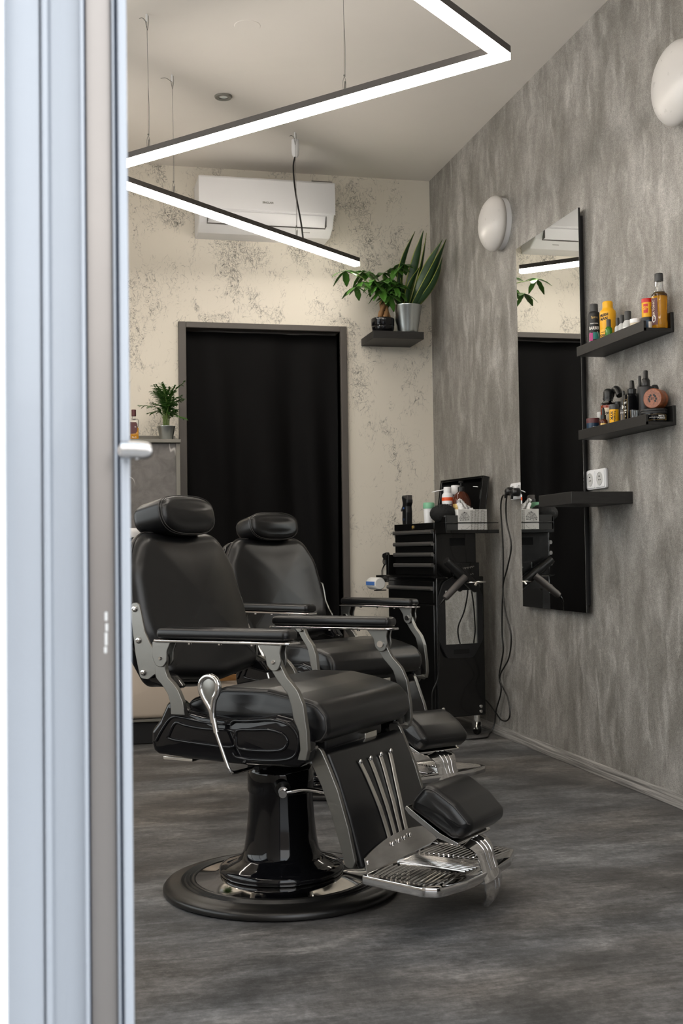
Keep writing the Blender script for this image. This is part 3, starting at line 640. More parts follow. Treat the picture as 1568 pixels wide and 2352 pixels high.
        # front support runs down along the seat and on into the leg strip
        fp = round_poly([(.146, .604), (.145, .582), (.163, .556), (.191, .525), (.200, .497), (.205, .470), (.219, .440), (.222, .400), (.214, .378), (.236, .378), (.241, .40), (.2395, .44), (.235, .470), (.231, .500), (.216, .533), (.188, .562), (.175, .585), (.170, .604)],
                        [.01, .02, .02, .03, .03, .02, .02, .02, 0, 0, .02, .03, .03, .03, .04, .03, .02, .01], 4)
        f_ = bar(fp, .272, .287, 'front_arm_support', M['steel'], c)
        ff = round_poly([(.118, .6345), (.138, .610), (.142, .588), (.155, .574), (.172, .578), (.179, .596), (.176, .616), (.180, .6345)], [0, .02, .014, .014, .014, .016, .02, 0], 4)
        bar(ff, .2895, .2955, 'fork_plate', M['steel'], f_); bar(ff, .2635, .2695, 'fork_plate', M['steel'], f_)
        MB().cyl((.159, s*.2955, .596), (.159, s*.2995, .596), .0055, .0035, 14).cyl((.159, s*.2595, .596), (.159, s*.2635, .596), .009, n=14).build('bolt', M['chrome'], f_)
    # recline lever with teardrop loop
    lv = MB().tube([(-.002, -.300, .452), (-.008, -.301, .480), (-.026, -.302, .508), (-.035, -.302, .530), (-.031, -.302, .549), (-.014, -.302, .559), (.004, -.302, .555), (.014, -.302, .541), (.012, -.302, .523), (.003, -.302, .505), (-.001, -.301, .480), (-.0005, -.300, .452)], [.0066, .0068, .0066, .0064, .0066, .0072, .0078, .0078, .0072, .0066, .0066], 12, smooth=4)
    lv.tube([(-.001, -.300, .462), (.004, -.300, .440), (.0065, -.300, .430)], .0072, 10)
    lv.tube([(.004, -.300, .434), (.018, -.300, .400), (.032, -.300, .366), (.041, -.299, .346), (.046, -.290, .339), (.050, -.26, .338), (.055, -.20, .338)], .0045, 10, smooth=4)
    lever = lv.build('recline_lever', M['chrome'], c, sharp=80)
    MB().pillow([(-.002, .470), (-.022, .508), (-.031, .532), (-.027, .548), (-.013, .555), (.003, .551), (.010, .540), (.008, .522), (.001, .503)], lambda a, q, t: (a, -t, q), .299, .304, .002, 2, k=1).build('loop_web', M['steel'], lever)
    MB().box(.036, .068, -.215, -.10, .333, .343).cyl((.055, -.20, .333), (.055, -.20, .325), .006).cyl((.055, -.165, .333), (.055, -.165, .325), .005).build('lever_link', M['matblack'], lever, bevel=.002)
    # leg panel
    lp = round_poly([(.222, .386), (.250, .378), (.276, .318), (.304, .235), (.328, .150), (.334, .126), (.318, .122), (.292, .20), (.262, .285), (.235, .345)], [.006, .014, .05, .05, .02, .008, .006, .05, .05, .03], 4)
    leg = MB().pillow(lp, lambda a, q, t: (a, t, q), -.203, .203, .008, 4, k=2).build('leg_panel', M['leather'], c, sharp=80)
    for s in (-1, 1):
        sp_ = round_poly([(.205, .400), (.236, .394), (.256, .352), (.280, .298), (.306, .214), (.3215, .143), (.316, .127), (.297, .127), (.285, .172), (.262, .244), (.238, .306), (.215, .350)], [.01, .02, .05, .05, .05, .008, .008, .012, .05, .05, .05, .03], 4)
        st = MB().prism(sp_, lambda a, q, t: (a, s*t, q), .2065, .2205).build('leg_side_strip', M['steel'], c, bevel=.0014)
        # link between the front arm support and the leg strip
        MB().tube([(.226, s*.279, .384), (.222, s*.262, .388), (.220, s*.235, .392), (.222, s*.216, .394)], .0085, 8, smooth=3).build('strip_joint', M['steel'], st)
    def legx(z, off=0):   # front surface of the leg panel
        pts = [(.386, .246), (.378, .253), (.318, .2775), (.235, .3055), (.150, .329), (.126, .336)]
        for (z0, x0), (z1, x1) in zip(pts, pts[1:]):
            if z <= z0 and z >= z1: return x0+(x1-x0)*(z0-z)/(z0-z1)+off
        return (pts[0][1] if z > .386 else pts[-1][1])+off
    for v0, v1 in ((-.084, -.049), (-.029, -.0165), (.029, .0165), (.084, .049)):
        P = []
        for i in range(13):
            q = i/12; z = .344-(.344-.158)*q; y = v1+(v0-v1)*(1-q)**1.7; P.append((y, z))
        R = []
        for (y, z) in P: R.append([Vector((legx(z, .0005), y-.0078, z)), Vector((legx(z, .0024), y-.0072, z)), Vector((legx(z, .0024), y+.0072, z)), Vector((legx(z, .0005), y+.0078, z))])
        d_ = MB(); d_.rings(R); o = d_.build('chrome_stripe', M['steeledge'], leg)
        MB().sph((legx(.346, .004), P[0][0], .346), .0065, 12, (.7, 1, 1)).build('rivet', M['chrome'], o)
        MB().sph((legx(.152, .007), v1, .152), .0055, 12, (.7, 1, 1)).build('rivet', M['chrome'], o)
    kp = [(-.196, .112)]+[(y, .1465+.022*(1-(y/.196)**2)) for y in [-.196+.392*i/16 for i in range(17)]]+[(.196, .112)]
    R = []
    k_ = MB().prism(kp, lambda a, q, t: (legx(q, .0018+t*.0022) if q > .13 else .337+(.13-q)*.12+t*.0022, a, q), 0, 1).build('kick_plate', M['chrome'], leg)
    for y in (-.186, .186): MB().sph((legx(.140, .005), y, .140), .0055, 12, (.7, 1, 1)).build('rivet', M['chrome'], k_)
    # footrest tread
    fo = [(.330, -.206), (.50, -.252), (.535, -.238), (.560, -.14), (.566, -.04), (.566, .04), (.560, .14), (.535, .238), (.50, .252), (.330, .206)]
    fo = round_poly(fo, [.008, .02, .03, .05, .03, .03, .05, .03, .02, .008], 5)
    ft = MB().pillow(fo, lambda a, q, t: (a, q, t), .086, .107, .003, 2, k=1).build('footrest_tread', M['chrome'], c, sharp=30)
    rb = MB()
    for s in (-1, 1):
        for i in range(15):      # side ribs, running outwards
            x = .346+.0125*i; w0 = .078+.0009*i; w1 = min(.198+.0032*i, .232)-.0025*max(0, i-11)**2
            rb.tube([(x, s*w0, .1075), (x+.004, s*(w0+w1)/2, .1075), (x+.010, s*w1, .1075)], .0024, 6)
    for i in range(9):           # fan of central ribs
        y = -.052+.013*i
        rb.tube([(.348, y*.75, .1075), (.44, y*.9, .1075), (.535-.25*abs(y), y*1.15, .1075)], .0026, 6)
    rb.build('tread_ribs', M['chrome'], ft, sharp=80)
    # post carrying the calf pad
    pth = [(.455, .172), (.500, .172), (.530, .164), (.547, .148), (.553, .128), (.561, .105), (.568, .085), (.569, .062), (.563, .042), (.549, .024)]
    wd_ = [.088, .078, .064, .052, .047, .050, .054, .050, .036, .018]
    def sheet(b_, path, wds, th):
        R = []
        for i, ((u, z), w) in enumerate(zip(path, wds)):
            a = Vector(path[max(0, i-1)]); q = Vector(path[min(len(path)-1, i+1)]); d = (q-a).normalized(); nn = Vector((-d.y, d.x))
            pu = Vector((u, z))
            R.append([Vector((pu.x-nn.x*th, -w, pu.y-nn.y*th)), Vector((pu.x+nn.x*th*0, -w*1.03, pu.y)), Vector((pu.x+nn.x*th+nn.x*.004, -w*.4, pu.y+nn.y*(th+.004))), Vector((pu.x+nn.x*th+nn.x*.004, w*.4, pu.y+nn.y*(th+.004))), Vector((pu.x, w*1.03, pu.y)), Vector((pu.x-nn.x*th, w, pu.y-nn.y*th))])
        b_.rings(R); return b_
    def dens(path, wds, k=4):
        P = smooth_path([Vector((a, 0, b)) for a, b in path], k); n_ = len(path)-1
        return [(p.x, p.z) for p in P], [wds[min(n_, int(i/k))]*(1-(i % k)/k)+wds[min(n_, int(i/k)+1)]*((i % k)/k) for i in range(len(P))]
    pp_, ww_ = dens(pth, wd_)
    post = sheet(MB(), pp_, ww_, .0035).bend(lambda q: (q.x, q.y-.016, q.z)).build('calf_pad_bracket', M['chrome'], c, sharp=50)
    rr = MB()
    def pn(i):
        d = (Vector(pp_[min(i+1, len(pp_)-1)])-Vector(pp_[max(i-1, 0)])).normalized(); return (-d.y, d.x)
    for y in (-.022, 0, .022):
        i0, i1 = 6, 21
        rr.tube([(pp_[i][0]+pn(i)[0]*.0065, y*(1.15-.02*i), pp_[i][1]+pn(i)[1]*.0065) for i in range(i0, i1)], .0032, 8)
    for y in (-.012, .012): rr.tube([(.576, y, .085), (.577, y, .068), (.570, y, .052)], .0030, 8)
    rr.bend(lambda q: (q.x, q.y-.016, q.z)).build('bracket_ribs', M['chrome'], post, sharp=80)
    MB().box(.52, .556, -.016, .016, .070, .098).cyl((.535, -.035, .078), (.535, .035, .078), .009).build('bracket_hinge', M['chrome'], post, bevel=.002)
    # calf pad: triangular cushion tilted forward on a chrome tray
    cp = round_poly([(.404, .243), (.412, .268), (.441, .302), (.470, .297), (.520, .264), (.556, .226), (.553, .204), (.528, .184), (.505, .182)], [.012, .03, .025, .06, .05, .02, .02, .02, .02], 5)
    pad = MB().pillow(cp, lambda a, q, t: (a+.003, t, q+.004), -.120, .123, .028, 6, d0=.004, d1=.004, k=3).build('calf_pad', M['leather'], c, sharp=80)
    c8 = [(a+.003, q+.004) for a, q in inset(cp, .0078) if q+.62*(a-.404) > .272 and q > .222]
    c8.sort(key=lambda q_: q_[0])
    fu, fz = c8[-1]
    MB().tube([(a, -.1125, q) for a, q in c8]+[(fu+.004, -.104, fz-.003), (fu+.0065, -.09, fz-.004)]+[(fu+.0068, y, fz-.004) for y in (-.05, 0, .05)]+[(fu+.0065, .093, fz-.004), (fu+.004, .107, fz-.003)]+[(a, .1155, q) for a, q in c8[::-1]], .0014, 6).build('stitched_seam', M['thread'], pad)
    tr_ = round_poly([(.388, .252), (.400, .244), (.470, .197), (.515, .178), (.515, .170), (.466, .184), (.394, .232), (.383, .245)], .003, 2)
    MB().prism(tr_, lambda a, q, t: (a+.008, t, q+.001), -.104, .104).build('pad_tray', M['chrome'], c, bevel=.001)
    for o in c.children:      # the hinged leg assembly hangs slightly askew
        k = {'leg_panel': .022, 'leg_side_strip': .022, 'footrest_tread': .045, 'calf_pad': .045, 'pad_tray': .045, 'calf_pad_bracket': .045}.get(o.name.split('.')[0])
        if k:
            for q in [o]+list(o.children):
                for v in q.data.vertices:
                    if v.co.z < .42: v.co.z -= k*v.co.y*min(1, max(0, (.42-v.co.z)/.06))
    return c
chair = make_chair('nearest black leather barber chair with a chrome footrest and round base')
chair.location = (.544, 3.002, 0); chair.rotation_euler.z = -.7144
ch2 = copy_tree(chair); ch2.location = (.952, 4.268, 0); ch2.rotation_euler.z = -1.0038
ch2['label'] = 'farther black leather barber chair, partly hidden behind the nearest one'

# ------------------------------------------------------------ tool trolley (local x towards the wall, y away from the camera, drawers face -x)
TO, TA = (1.889, 5.196, 0), math.radians(12)
TM = Matrix.Translation(TO) @ Matrix.Rotation(TA, 4, 'Z')
def TP(x, y, z): return TM @ Vector((x, y, z))
tr = thing('tool_trolley', 'black metal drawer trolley on castors standing in the corner', 'tool trolley', TO, TA)
lo = MB().box(-.238, .012, 0, .470, .092, .726).build('lower_cabinet', M['trolley'], tr, bevel=.004)
MB().box(-.243, -.236, .018, .455, .608, .708).build('drawer', M['trolley'], tr, bevel=.003)
MB().box(-.243, -.236, .018, .455, .105, .600).build('cabinet_door', M['trolley'], tr, bevel=.003)
def pull(z, y0, y1, nm='drawer_pull', par=tr):
    pf = round_poly([(-.243, z-.009), (-.2545, z-.008), (-.2575, z), (-.2545, z+.009), (-.243, z+.010)], .003, 3)
    MB().prism(pf, lambda a, q, t: (a, t, q), y0, y1).build(nm, M['pull'], par)
pull(.674, .022, .452)
MB().box(-.238, -.026, 0, .392, .726, .925).build('upper_cabinet', M['trolley'], tr, bevel=.003)
MB().box(-.238, -.026, 0, .004, .925, .972).box(-.238, -.026, .388, .392, .925, .972).box(-.030, -.026, .004, .388, .925, .972).build('top_tray', M['trolley'], tr, bevel=.001)
fr = MB().box(-.243, -.238, .004, .388, .943, .974).build('top_fascia', M['trolley'], tr, bevel=.002)
lk = MB().lathe([(.001, 0), (.010, 0), (.010, .003), (.007, .0045), (.001, .0045)], (-.243, .200, .957), 20, (-1, 0, 0)); lk.box(-.250, -.2475, .1985, .2015, .952, .962); lk.build('lock', M['brass'], fr)
for k, z in enumerate((.932, .878, .829, .780)):
    zb = (.888, .838, .789, .737)[k]
    d_ = MB().box(-.243, -.236, .010, .382, zb, z+.004).build('drawer', M['trolley'], tr, bevel=.002); pull(z, .012, .380, 'drawer_pull', d_)
MB().prism(round_poly([(-.243, .733), (-.250, .728), (-.262, .731), (-.262, .725), (-.238, .718), (-.236, .733)], .002, 2), lambda a, q, t: (a, t, q), 0, .47).build('cabinet_rim', M['trolley'], tr)
# open lid leaning against the wall
lid = MB(); ml = Matrix.Translation((-.014, 0, .972)) @ Matrix.Rotation(math.radians(9), 4, 'Y')
lid.box(.030, .036, 0, .392, 0, .222, ml).box(0, .031, 0, .005, 0, .222, ml).box(0, .031, .387, .392, 0, .222, ml).box(0, .031, 0, .392, .217, .222, ml).box(0, .031, 0, .392, 0, .005, ml)
lid.box(0, .003, 0, .014, 0, .222, ml).box(0, .003, .378, .392, 0, .222, ml).box(0, .003, .014, .378, .210, .222, ml)
lid.build('open_lid', M['trolley'], tr, bevel=.002)
for (x, y) in ((-.215, .03), (-.02, .03), (-.215, .44), (-.02, .44)):
    w = MB().lathe([(.001, -.011), (.020, -.011), (.0265, -.008), (.028, -.003), (.028, .003), (.0265, .008), (.020, .011), (.001, .011)], (x, y, .0285), 24, (1, 0, .0)).build('castor', M['rubber'], tr)
    MB().cyl((x, y, .062), (x, y, .092), .018).box(x-.017, x-.0145, y-.012, y+.012, .025, .066).box(x+.0145, x+.017, y-.012, y+.012, .025, .066).cyl((x-.019, y, .0285), (x+.019, y, .0285), .005).tube([(x-.01, y-.02, .06), (x-.02, y-.03, .040), (x-.018, y-.034, .03)], .004, 6).build('castor_fork', M['steeledge'], w)
bl = MB()
for (x, z) in ((-.212, .132), (-.212, .109), (-.014, .132), (-.014, .109)): bl.lathe([(.0085, 0), (.0075, .003), (.004, .0045), (.001, .005)], (x, 0, z), 14, (0, -1, 0))
bl.build('side_bolts', M['steeledge'], tr)
MB().box(-.165, -.085, -.002, 0, .868, .902).build('side_grip', M['void'], tr, bevel=.003)
# side tray hooked on the near side
st = MB().box(-.240, .036, -.098, -.001, .924, .930).box(-.240, .036, -.101, -.098, .922, .938).box(-.243, -.240, -.100, -.001, .922, .995).box(-.242, .036, -.0025, -.0005, .930, .96)
st.tube([(-.2415, -.0985, .9695), (.034, -.0985, .9695)], .0026, 8).tube([(-.2415, -.0985, .9695), (-.2415, -.002, .972)], .0026, 8)
st = st.build('side_tray', M['trolley'], tr, bevel=.001)
# felt brush box, neck brush, tissue box in the tray
gb = thing('brush_box', 'dark grey open box beside the white tissue box on the trolley tray', 'box', TP(-.205, -.050, .930), TA)
MB().box(-.032, .028, -.046, -.042, 0, .073).box(-.032, .028, .030, .034, 0, .073).box(-.032, -.029, -.046, .034, 0, .073).box(.025, .028, -.046, .034, 0, .073).box(-.032, .028, -.046, .034, 0, .004).build('box_shell', M['greybox'], gb, bevel=.001)
nb = thing('neck_brush', 'round black-bristled neck brush sticking out of the dark grey box', 'brush', TP(-.213, -.030, .934), TA)
MB().cyl((0, 0, 0), (0, 0, .055), .012, .016).build('handle', M['plastic'], nb)
b = MB()
R_ = random.Random(3); b.sph((0, 0, .078), .058, 20, (1.12, .9, .74))
for i in range(1500):
    th = R_.uniform(0, 2*PI); cz = R_.uniform(-.55, 1); sr = math.sqrt(1-cz*cz); d = Vector((1.12*sr*math.cos(th), .9*sr*math.sin(th), .74*cz)); p = Vector((0, 0, .078))+d*.052; q = Vector((0, 0, .078))+d*(.062+R_.uniform(0, .007)); x, y = frame_of(d)
    v = [b.bm.verts.new(p+x*.0011), b.bm.verts.new(p-x*.0011), b.bm.verts.new(q)]; b.face(v)
b.build('bristle_head', M['bristle'], nb)
tb = thing('tissue_box', 'white printed tissue box in the trolley tray', 'tissue box', TP(-.100, -.052, .930), TA)
MB().box(-.076, .076, -.045, .040, 0, .100).build('carton', M['paper'], tb, bevel=.0015)
pr = MB(); R_ = random.Random(5)
for i in range(11):
    x = -.008+.0078*i
    z = .004
    while z < .095:
        l_ = R_.uniform(.0018, .0045); pr.box(x-.0023, x+.0023, -.0455, -.0448, z, z+l_); z += l_+.0016
pr.build('printed_pattern', M['edge'], tb)
pr = MB(); pts = [(-.068, .060), (-.058, .078), (-.042, .088), (-.030, .084), (-.018, .066), (-.020, .052), (-.036, .050), (-.052, .048), (-.066, .050)]
for i in range(len(pts)):
    for j in ((i+1) % 9, 2, (i+4) % 9):
        a, q = pts[i], pts[j]
        if a != q: pr.tube([(a[0], -.0453, a[1]), (q[0], -.0453, q[1])], .00035, 4)
    pr.sph((pts[i][0], -.0453, pts[i][1]), .0013, 6)
for (x, z) in ((-.06, .012), (-.045, .008), (-.03, .014), (-.018, .024), (-.052, .022)): pr.sph((x, -.0453, z), .0013, 6)
pr.tube([(-.06, -.0453, .012), (-.045, -.0453, .008), (-.03, -.0453, .014), (-.018, -.0453, .024)], .00035, 4)
pr.build('line_drawing', M['ink'], tb)
ts = MB(); V = []
for j in range(9):
    t = j/8; row = []
    for i in range(15):
        s_ = i/14-.5
        row.append(ts.bm.verts.new((-.012+s_*.075*(1-.45*t)-.022*t*t+.006*math.sin(i*1.9+j), -.002+.010*math.sin(i*1.3+t*2)*(1-.3*t), .099+.052*t*(1-.8*abs(s_+.22))+.004*math.sin(i*2.3+j*1.7))))
    V.append(row)
for j in range(8):
    for i in range(14): ts.face([V[j][i], V[j][i+1], V[j+1][i+1], V[j+1][i]])
o = ts.build('tissue', M['tissue'], tb, sharp=180); sm = o.modifiers.new('t', 'SOLIDIFY'); sm.thickness = .0006

# cylinder label helper: face angle a0, wraps x along the arc
def wrap(R, a0, z0, th=.0004):
    return lambda x, y, d: ((R+d*th)*math.cos(a0+x/R), (R+d*th)*math.sin(a0+x/R), z0+y)
def band(R, a0, a1, z0, z1, th=.0004, n=18):
    b = MB(); P = []
    for zz, rr in ((z0, R), (z0, R+th), (z1, R+th), (z1, R)): P.append([Vector((rr*math.cos(a0+(a1-a0)*i/n), rr*math.sin(a0+(a1-a0)*i/n), zz)) for i in range(n+1)])
    V = [[b.bm.verts.new(p) for p in r] for r in P]
    for k in range(4):
        A_, B_ = V[k], V[(k+1) % 4]
        for i in range(n): b.face([A_[i], A_[i+1], B_[i+1], B_[i]])
    b.face([V[k][0] for k in range(4)]); b.face([V[k][n] for k in range(3, -1, -1)])
    return b
def to_cam(p): return math.atan2(-p[1], -p[0])    # heading from p towards the camera
def can(name, label, cat, p, prof, m, parts, group=None):
    t = thing(name, label, cat, p, 0, group)
    MB().lathe(prof, n=40).build('body', m, t, sharp=45)
    for fn in parts: fn(t)
    return t
TT = .925    # level of the tray floor under the lid
def P4(x, y): return TP(x, y, TT)
# clipper
cl = thing('hair_clipper', 'black hair clipper standing upright on the trolley top', 'hair clipper', TP(-.215, .305, TT), TA)
cp_ = round_poly([(-.012, 0), (.012, 0), (.021, .05), (.024, .105), (.020, .135), (.030, .150), (.030, .168), (-.022, .186), (-.024, .178), (-.016, .160), (-.021, .12), (-.024, .07), (-.018, .03)], .008, 3)
MB().pillow(cp_, lambda a, q, t: (t, -a, q), -.018, .016, .007, 4).build('clipper_body', M['plastic'], cl, sharp=50)
MB().box(-.014, .012, -.029, .021, .160, .187).tube([(-.010, .018, .142), (-.012, .034, .118), (-.012, .037, .112)], .004, 8).build('blade_and_lever', M['ledblack'], cl, bevel=.002)
text('display_text', 'M', .014, M['blue'], cl, lambda x, y, d: (-.0182-d*.0004, -x+.003, .125+y)); text('display_text', '2', .012, M['blue'], cl, lambda x, y, d: (-.0182-d*.0004, -x+.002, .072+y))
# cup with mint lid
p = P4(-.205, .115)
can('powder_cup', 'white round container with a mint green lid on the trolley top', 'container', p, [(.001, 0), (.020, 0), (.0245, .10), (.0245, .118), (.001, .118)], M['white'],
    [lambda t: MB().lathe([(.001, .116), (.0262, .116), (.0268, .121), (.0262, .140), (.023, .144), (.001, .144)], n=36).build('lid', M['mint'], t, sharp=50)])
# spray can behind
p = P4(-.110, .105); a0 = to_cam(p)
t = can('spray_can', 'white disinfectant spray can with red band on the trolley', 'spray can', p, [(.001, 0), (.0255, 0), (.0265, .003), (.0265, .176), (.0245, .182), (.016, .192), (.001, .193)], M['white'],
    [lambda t: band(.0266, a0-1.6, a0+1.6, .152, .168).build('red_band', M['orange'], t), lambda t: MB().lathe([(.001, .19), (.0185, .19), (.0185, .213), (.016, .216), (.001, .216)], n=28).build('cap', M['white'], t, sharp=50)])
text('lettering', 'BARBICIDE', .0215, M['ink'], t, wrap(.0266, a0-.42, .128), bold=.0006, sx=.78)
for k in range(4): text('small_print', 'DISINFECT', .006, M['ink'], t, wrap(.0266, a0, .105-.012*k))
MB().tube([(-.012, .006, .205), (-.055, .040, .197), (-.062, .044, .194)], .0022, 6).build('nozzle_straw', M['white'], t)
p = P4(-.052, .128)
t = can('spray_can', 'dark spray can with a white cap behind the amber pump bottle', 'spray can', p, [(.001, 0), (.0225, 0), (.0235, .003), (.0235, .17), (.020, .182), (.001, .186)], M['matblack'],
    [lambda t: MB().lathe([(.001, .183), (.0215, .183), (.0215, .222), (.019, .226), (.001, .226)], n=28).build('cap', M['white'], t, sharp=50)])
band(.0236, to_cam(p)-1.2, to_cam(p)+1.2, .12, .14).build('red_band', M['red'], t)
# amber pump bottle
p = P4(-.070, .050); a0 = to_cam(p)
t = can('pump_bottle', 'large brown glass pump bottle with a gold label on the trolley', 'pump bottle', p, [(.001, 0), (.043, 0), (.046, .004), (.046, .135), (.043, .155), (.032, .178), (.018, .190), (.014, .194), (.001, .194)], M['brownglass'],
    [lambda t: MB().lathe([(.001, .190), (.0150, .190), (.0150, .212), (.010, .216), (.0035, .218), (.0035, .232), (.011, .233), (.011, .241), (.001, .242)], n=24).tube([(0, 0, .237), (-.012, -.025, .2365), (-.014, -.030, .233)], .0042, 8).build('pump_head', M['plastic'], t, sharp=50),
     lambda t: band(.0463, a0-.95, a0+.05, .01, .135).build('gold_label', M['gold'], t), lambda t: band(.0463, a0+.05, a0+.9, .02, .118).build('beige_label', M['beige'], t)])
text('lettering', 'APOTHECARY', .010, M['ink'], t, lambda x, y, d: wrap(.0468, a0-.45, .075)(-y, x, d))
for k in range(5):
    MB().tube([tuple(wrap(.0468, a0-.45, .03+.02*k)(.012*math.cos(q), .007*math.sin(q), 1)) for q in [2*PI*i/14 for i in range(14)]], .0006, 4, closed=True).build('ornament', M['ink'], t)
ws = thing('cotton_swab', 'thin white stick lying against the open trolley lid', 'stick', TP(-.028, .02, TT+.215), TA)
MB().tube([(0, -.01, 0), (.002, -.045, -.004)], .0022, 6).build('shaft', M['white'], ws)

# barber mirror hanging on the near side
hm = thing('hanging_mirror', 'black-framed hand mirror with a slot handle hanging on the trolley side', 'mirror', TP(-.120, -.004, .537), TA)
mo = round_poly([(-.115, -.10), (-.075, -.178), (.062, -.178), (.113, -.10), (.115, .10), (.085, .165), (.03, .192), (-.03, .192), (-.09, .165), (-.115, .10)], [.03, .03, .03, .03, .05, .05, .05, .05, .05, .05], 5)
def ringprism(outer, inner, f, t0, t1, b=None):
    b = b or MB(); n = len(outer)
    def near(p): return min(range(len(inner)), key=lambda k: (Vector(inner[k])-Vector(p)).length)
    bm = b.bm
    f0 = bmesh.ops
    vo = [bm.verts.new(f(a, q, t1)) for a, q in outer]; vi = [bm.verts.new(f(a, q, t1)) for a, q in inner]
    ed = [bm.edges.new((vo[i], vo[(i+1) % n])) for i in range(n)]+[bm.edges.new((vi[i], vi[(i+1) % len(vi)])) for i in range(len(vi))]
    g = bmesh.ops.triangle_fill(bm, use_beauty=True, use_dissolve=False, edges=ed)
    fs = [x for x in g['geom'] if isinstance(x, bmesh.types.BMFace)]
    ex = bmesh.ops.extrude_face_region(bm, geom=fs); vs = [x for x in ex['geom'] if isinstance(x, bmesh.types.BMVert)]
    dv = Vector(f(0, 0, t0))-Vector(f(0, 0, t1))
    for v in vs: v.co += dv
    return b
fxz = lambda a, q, t: (a, -t, q)
ringprism(mo, [(-.082, -.115), (.086, -.115), (.086, .128), (-.082, .128)], fxz, 0, .012).build('mirror_frame', M['matblack'], hm, bevel=.0015)
MB().box(-.083, .087, -.0075, -.004, -.116, .129).build('mirror_glass', M['mirror'], hm)
MB().box(-.042, .040, -.0135, -.0115, -.158, -.138).build('handle_slot', M['void'], hm, bevel=.0008)
# holder ring with dryer and trimmer
hr = MB().tube([(-.084+.058*math.cos(a), -.068+.050*math.sin(a), .702) for a in [2*PI*k/28 for k in range(28)]], .0036, 8, closed=True).tube([(-.12, -.025, .702), (-.12, -.0, .700)], .005, 8).tube([(-.100, -.118, .700), (-.108, -.120, .689)], .006, 8)
hr.build('holder_ring', M['steeledge'], tr)
hb = MB().box(-.155, -.02, -.016, -.002, .715, .79)
hb = hb.build('holder_bracket', M['trolley'], tr, bevel=.002)
pf_ = MB()
for k in range(11): pf_.box(-.113+.0062*k, -.1105+.0062*k, -.0168, -.0158, .762+.0008*k-.004*(k % 2), .766+.0008*k+.001)
for k in range(7): pf_.box(-.085+.005*k, -.082+.005*k, -.0168, -.0158, .729+.0012*k+.003*(k % 2), .7325+.0012*k+.003*(k % 2))
pf_.build('perforations', M['steeledge'], hb)
def axis_tube(p0, p1, prof, m, name, par, n=24):
    p0, p1 = Vector(p0), Vector(p1); d = (p1-p0); L = d.length
    return MB().lathe([(r, q*L) for r, q in prof], p0, n, d).build(name, m, par, sharp=40)
hdz = thing('hair_dryer', 'black hair dryer hanging through the metal ring on the trolley side', 'hair dryer', TO, TA)
axis_tube((-.235, -.085, .803), (-.072, -.075, .672), [(.001, 0), (.017, 0), (.020, .04), (.020, .22), (.0235, .28), (.0245, .5), (.0245, .93), (.021, 1), (.001, 1)], M['plastic'], 'barrel', hdz)
hh = axis_tube((-.150, -.106, .728), (-.262, -.110, .632), [(.001, 0), (.0155, 0), (.0165, .3), (.0155, .9), (.013, .97), (.001, 1)], M['ledblack'], 'handle', hdz)
MB().tube([(-.262, -.110, .632), (-.272, -.105, .618), (-.279, -.095, .602)], [.006, .0045, .0035], 8, smooth=3).build('cable_sleeve', M['rubber'], hh)
MB().tube([(-.279, -.095, .602), (-.281, -.085, .51), (-.272, -.075, .366), (-.276, -.065, .28), (-.300, -.06, .224), (-.302, -.055, .166), (-.296, -.05, .10), (-.27, -.045, .03), (-.235, -.05, .006)], .0030, 8, smooth=6).build('cable', M['rubber'], hdz)
# spray bottle and roll on a bracket at the far side
ft_ = MB().box(-.235, -.06, .471, .60, .697, .703).box(-.238, -.235, .471, .60, .697, .730).box(-.235, -.06, .597, .60, .697, .730).box(-.232, -.180, .473, .50, .703, .83).build('far_tray', M['trolley'], tr, bevel=.001)
sb = thing('spray_bottle', 'small spray bottle with a black trigger behind the trolley', 'spray bottle', TP(-.200, .553, .703), TA)
MB().lathe([(.001, 0), (.027, 0), (.029, .004), (.028, .05), (.018, .075), (.012, .082), (.001, .083)], n=28).build('bottle', M['clear'], sb)
MB().cyl((0, 0, .08), (0, 0, .10), .013).pillow(round_poly([(-.014, .10), (.012, .10), (.020, .128), (.010, .140), (-.030, .133), (-.036, .118)], .006, 3), lambda a, q, t: (t, -a, q), -.009, .009, .003, 2).tube([(0, .028, .118), (0, .040, .095), (0, .034, .080)], .003, 6, smooth=3).build('trigger_head', M['plastic'], sb, sharp=50)
rl = thing('wipes_roll', 'white roll with a blue stripe hanging beside the trolley', 'roll', TP(-.268, .545, .690), TA)
MB().lathe([(.001, -.05), (.026, -.05), (.030, -.044), (.030, .044), (.026, .05), (.001, .05)], axis=(0, 1, 0), n=28).build('roll_body', M['paper'], rl, sharp=40)
MB().box(-.0308, -.0285, -.045, .045, -.008, .010).build('blue_stripe', M['blue'], rl, bevel=.0005)
MB().box(-.245, -.232, .50, .59, .655, .66).box(-.30, -.24, .497, .50, .655, .66).build('roll_hook', M['trolley'], tr)

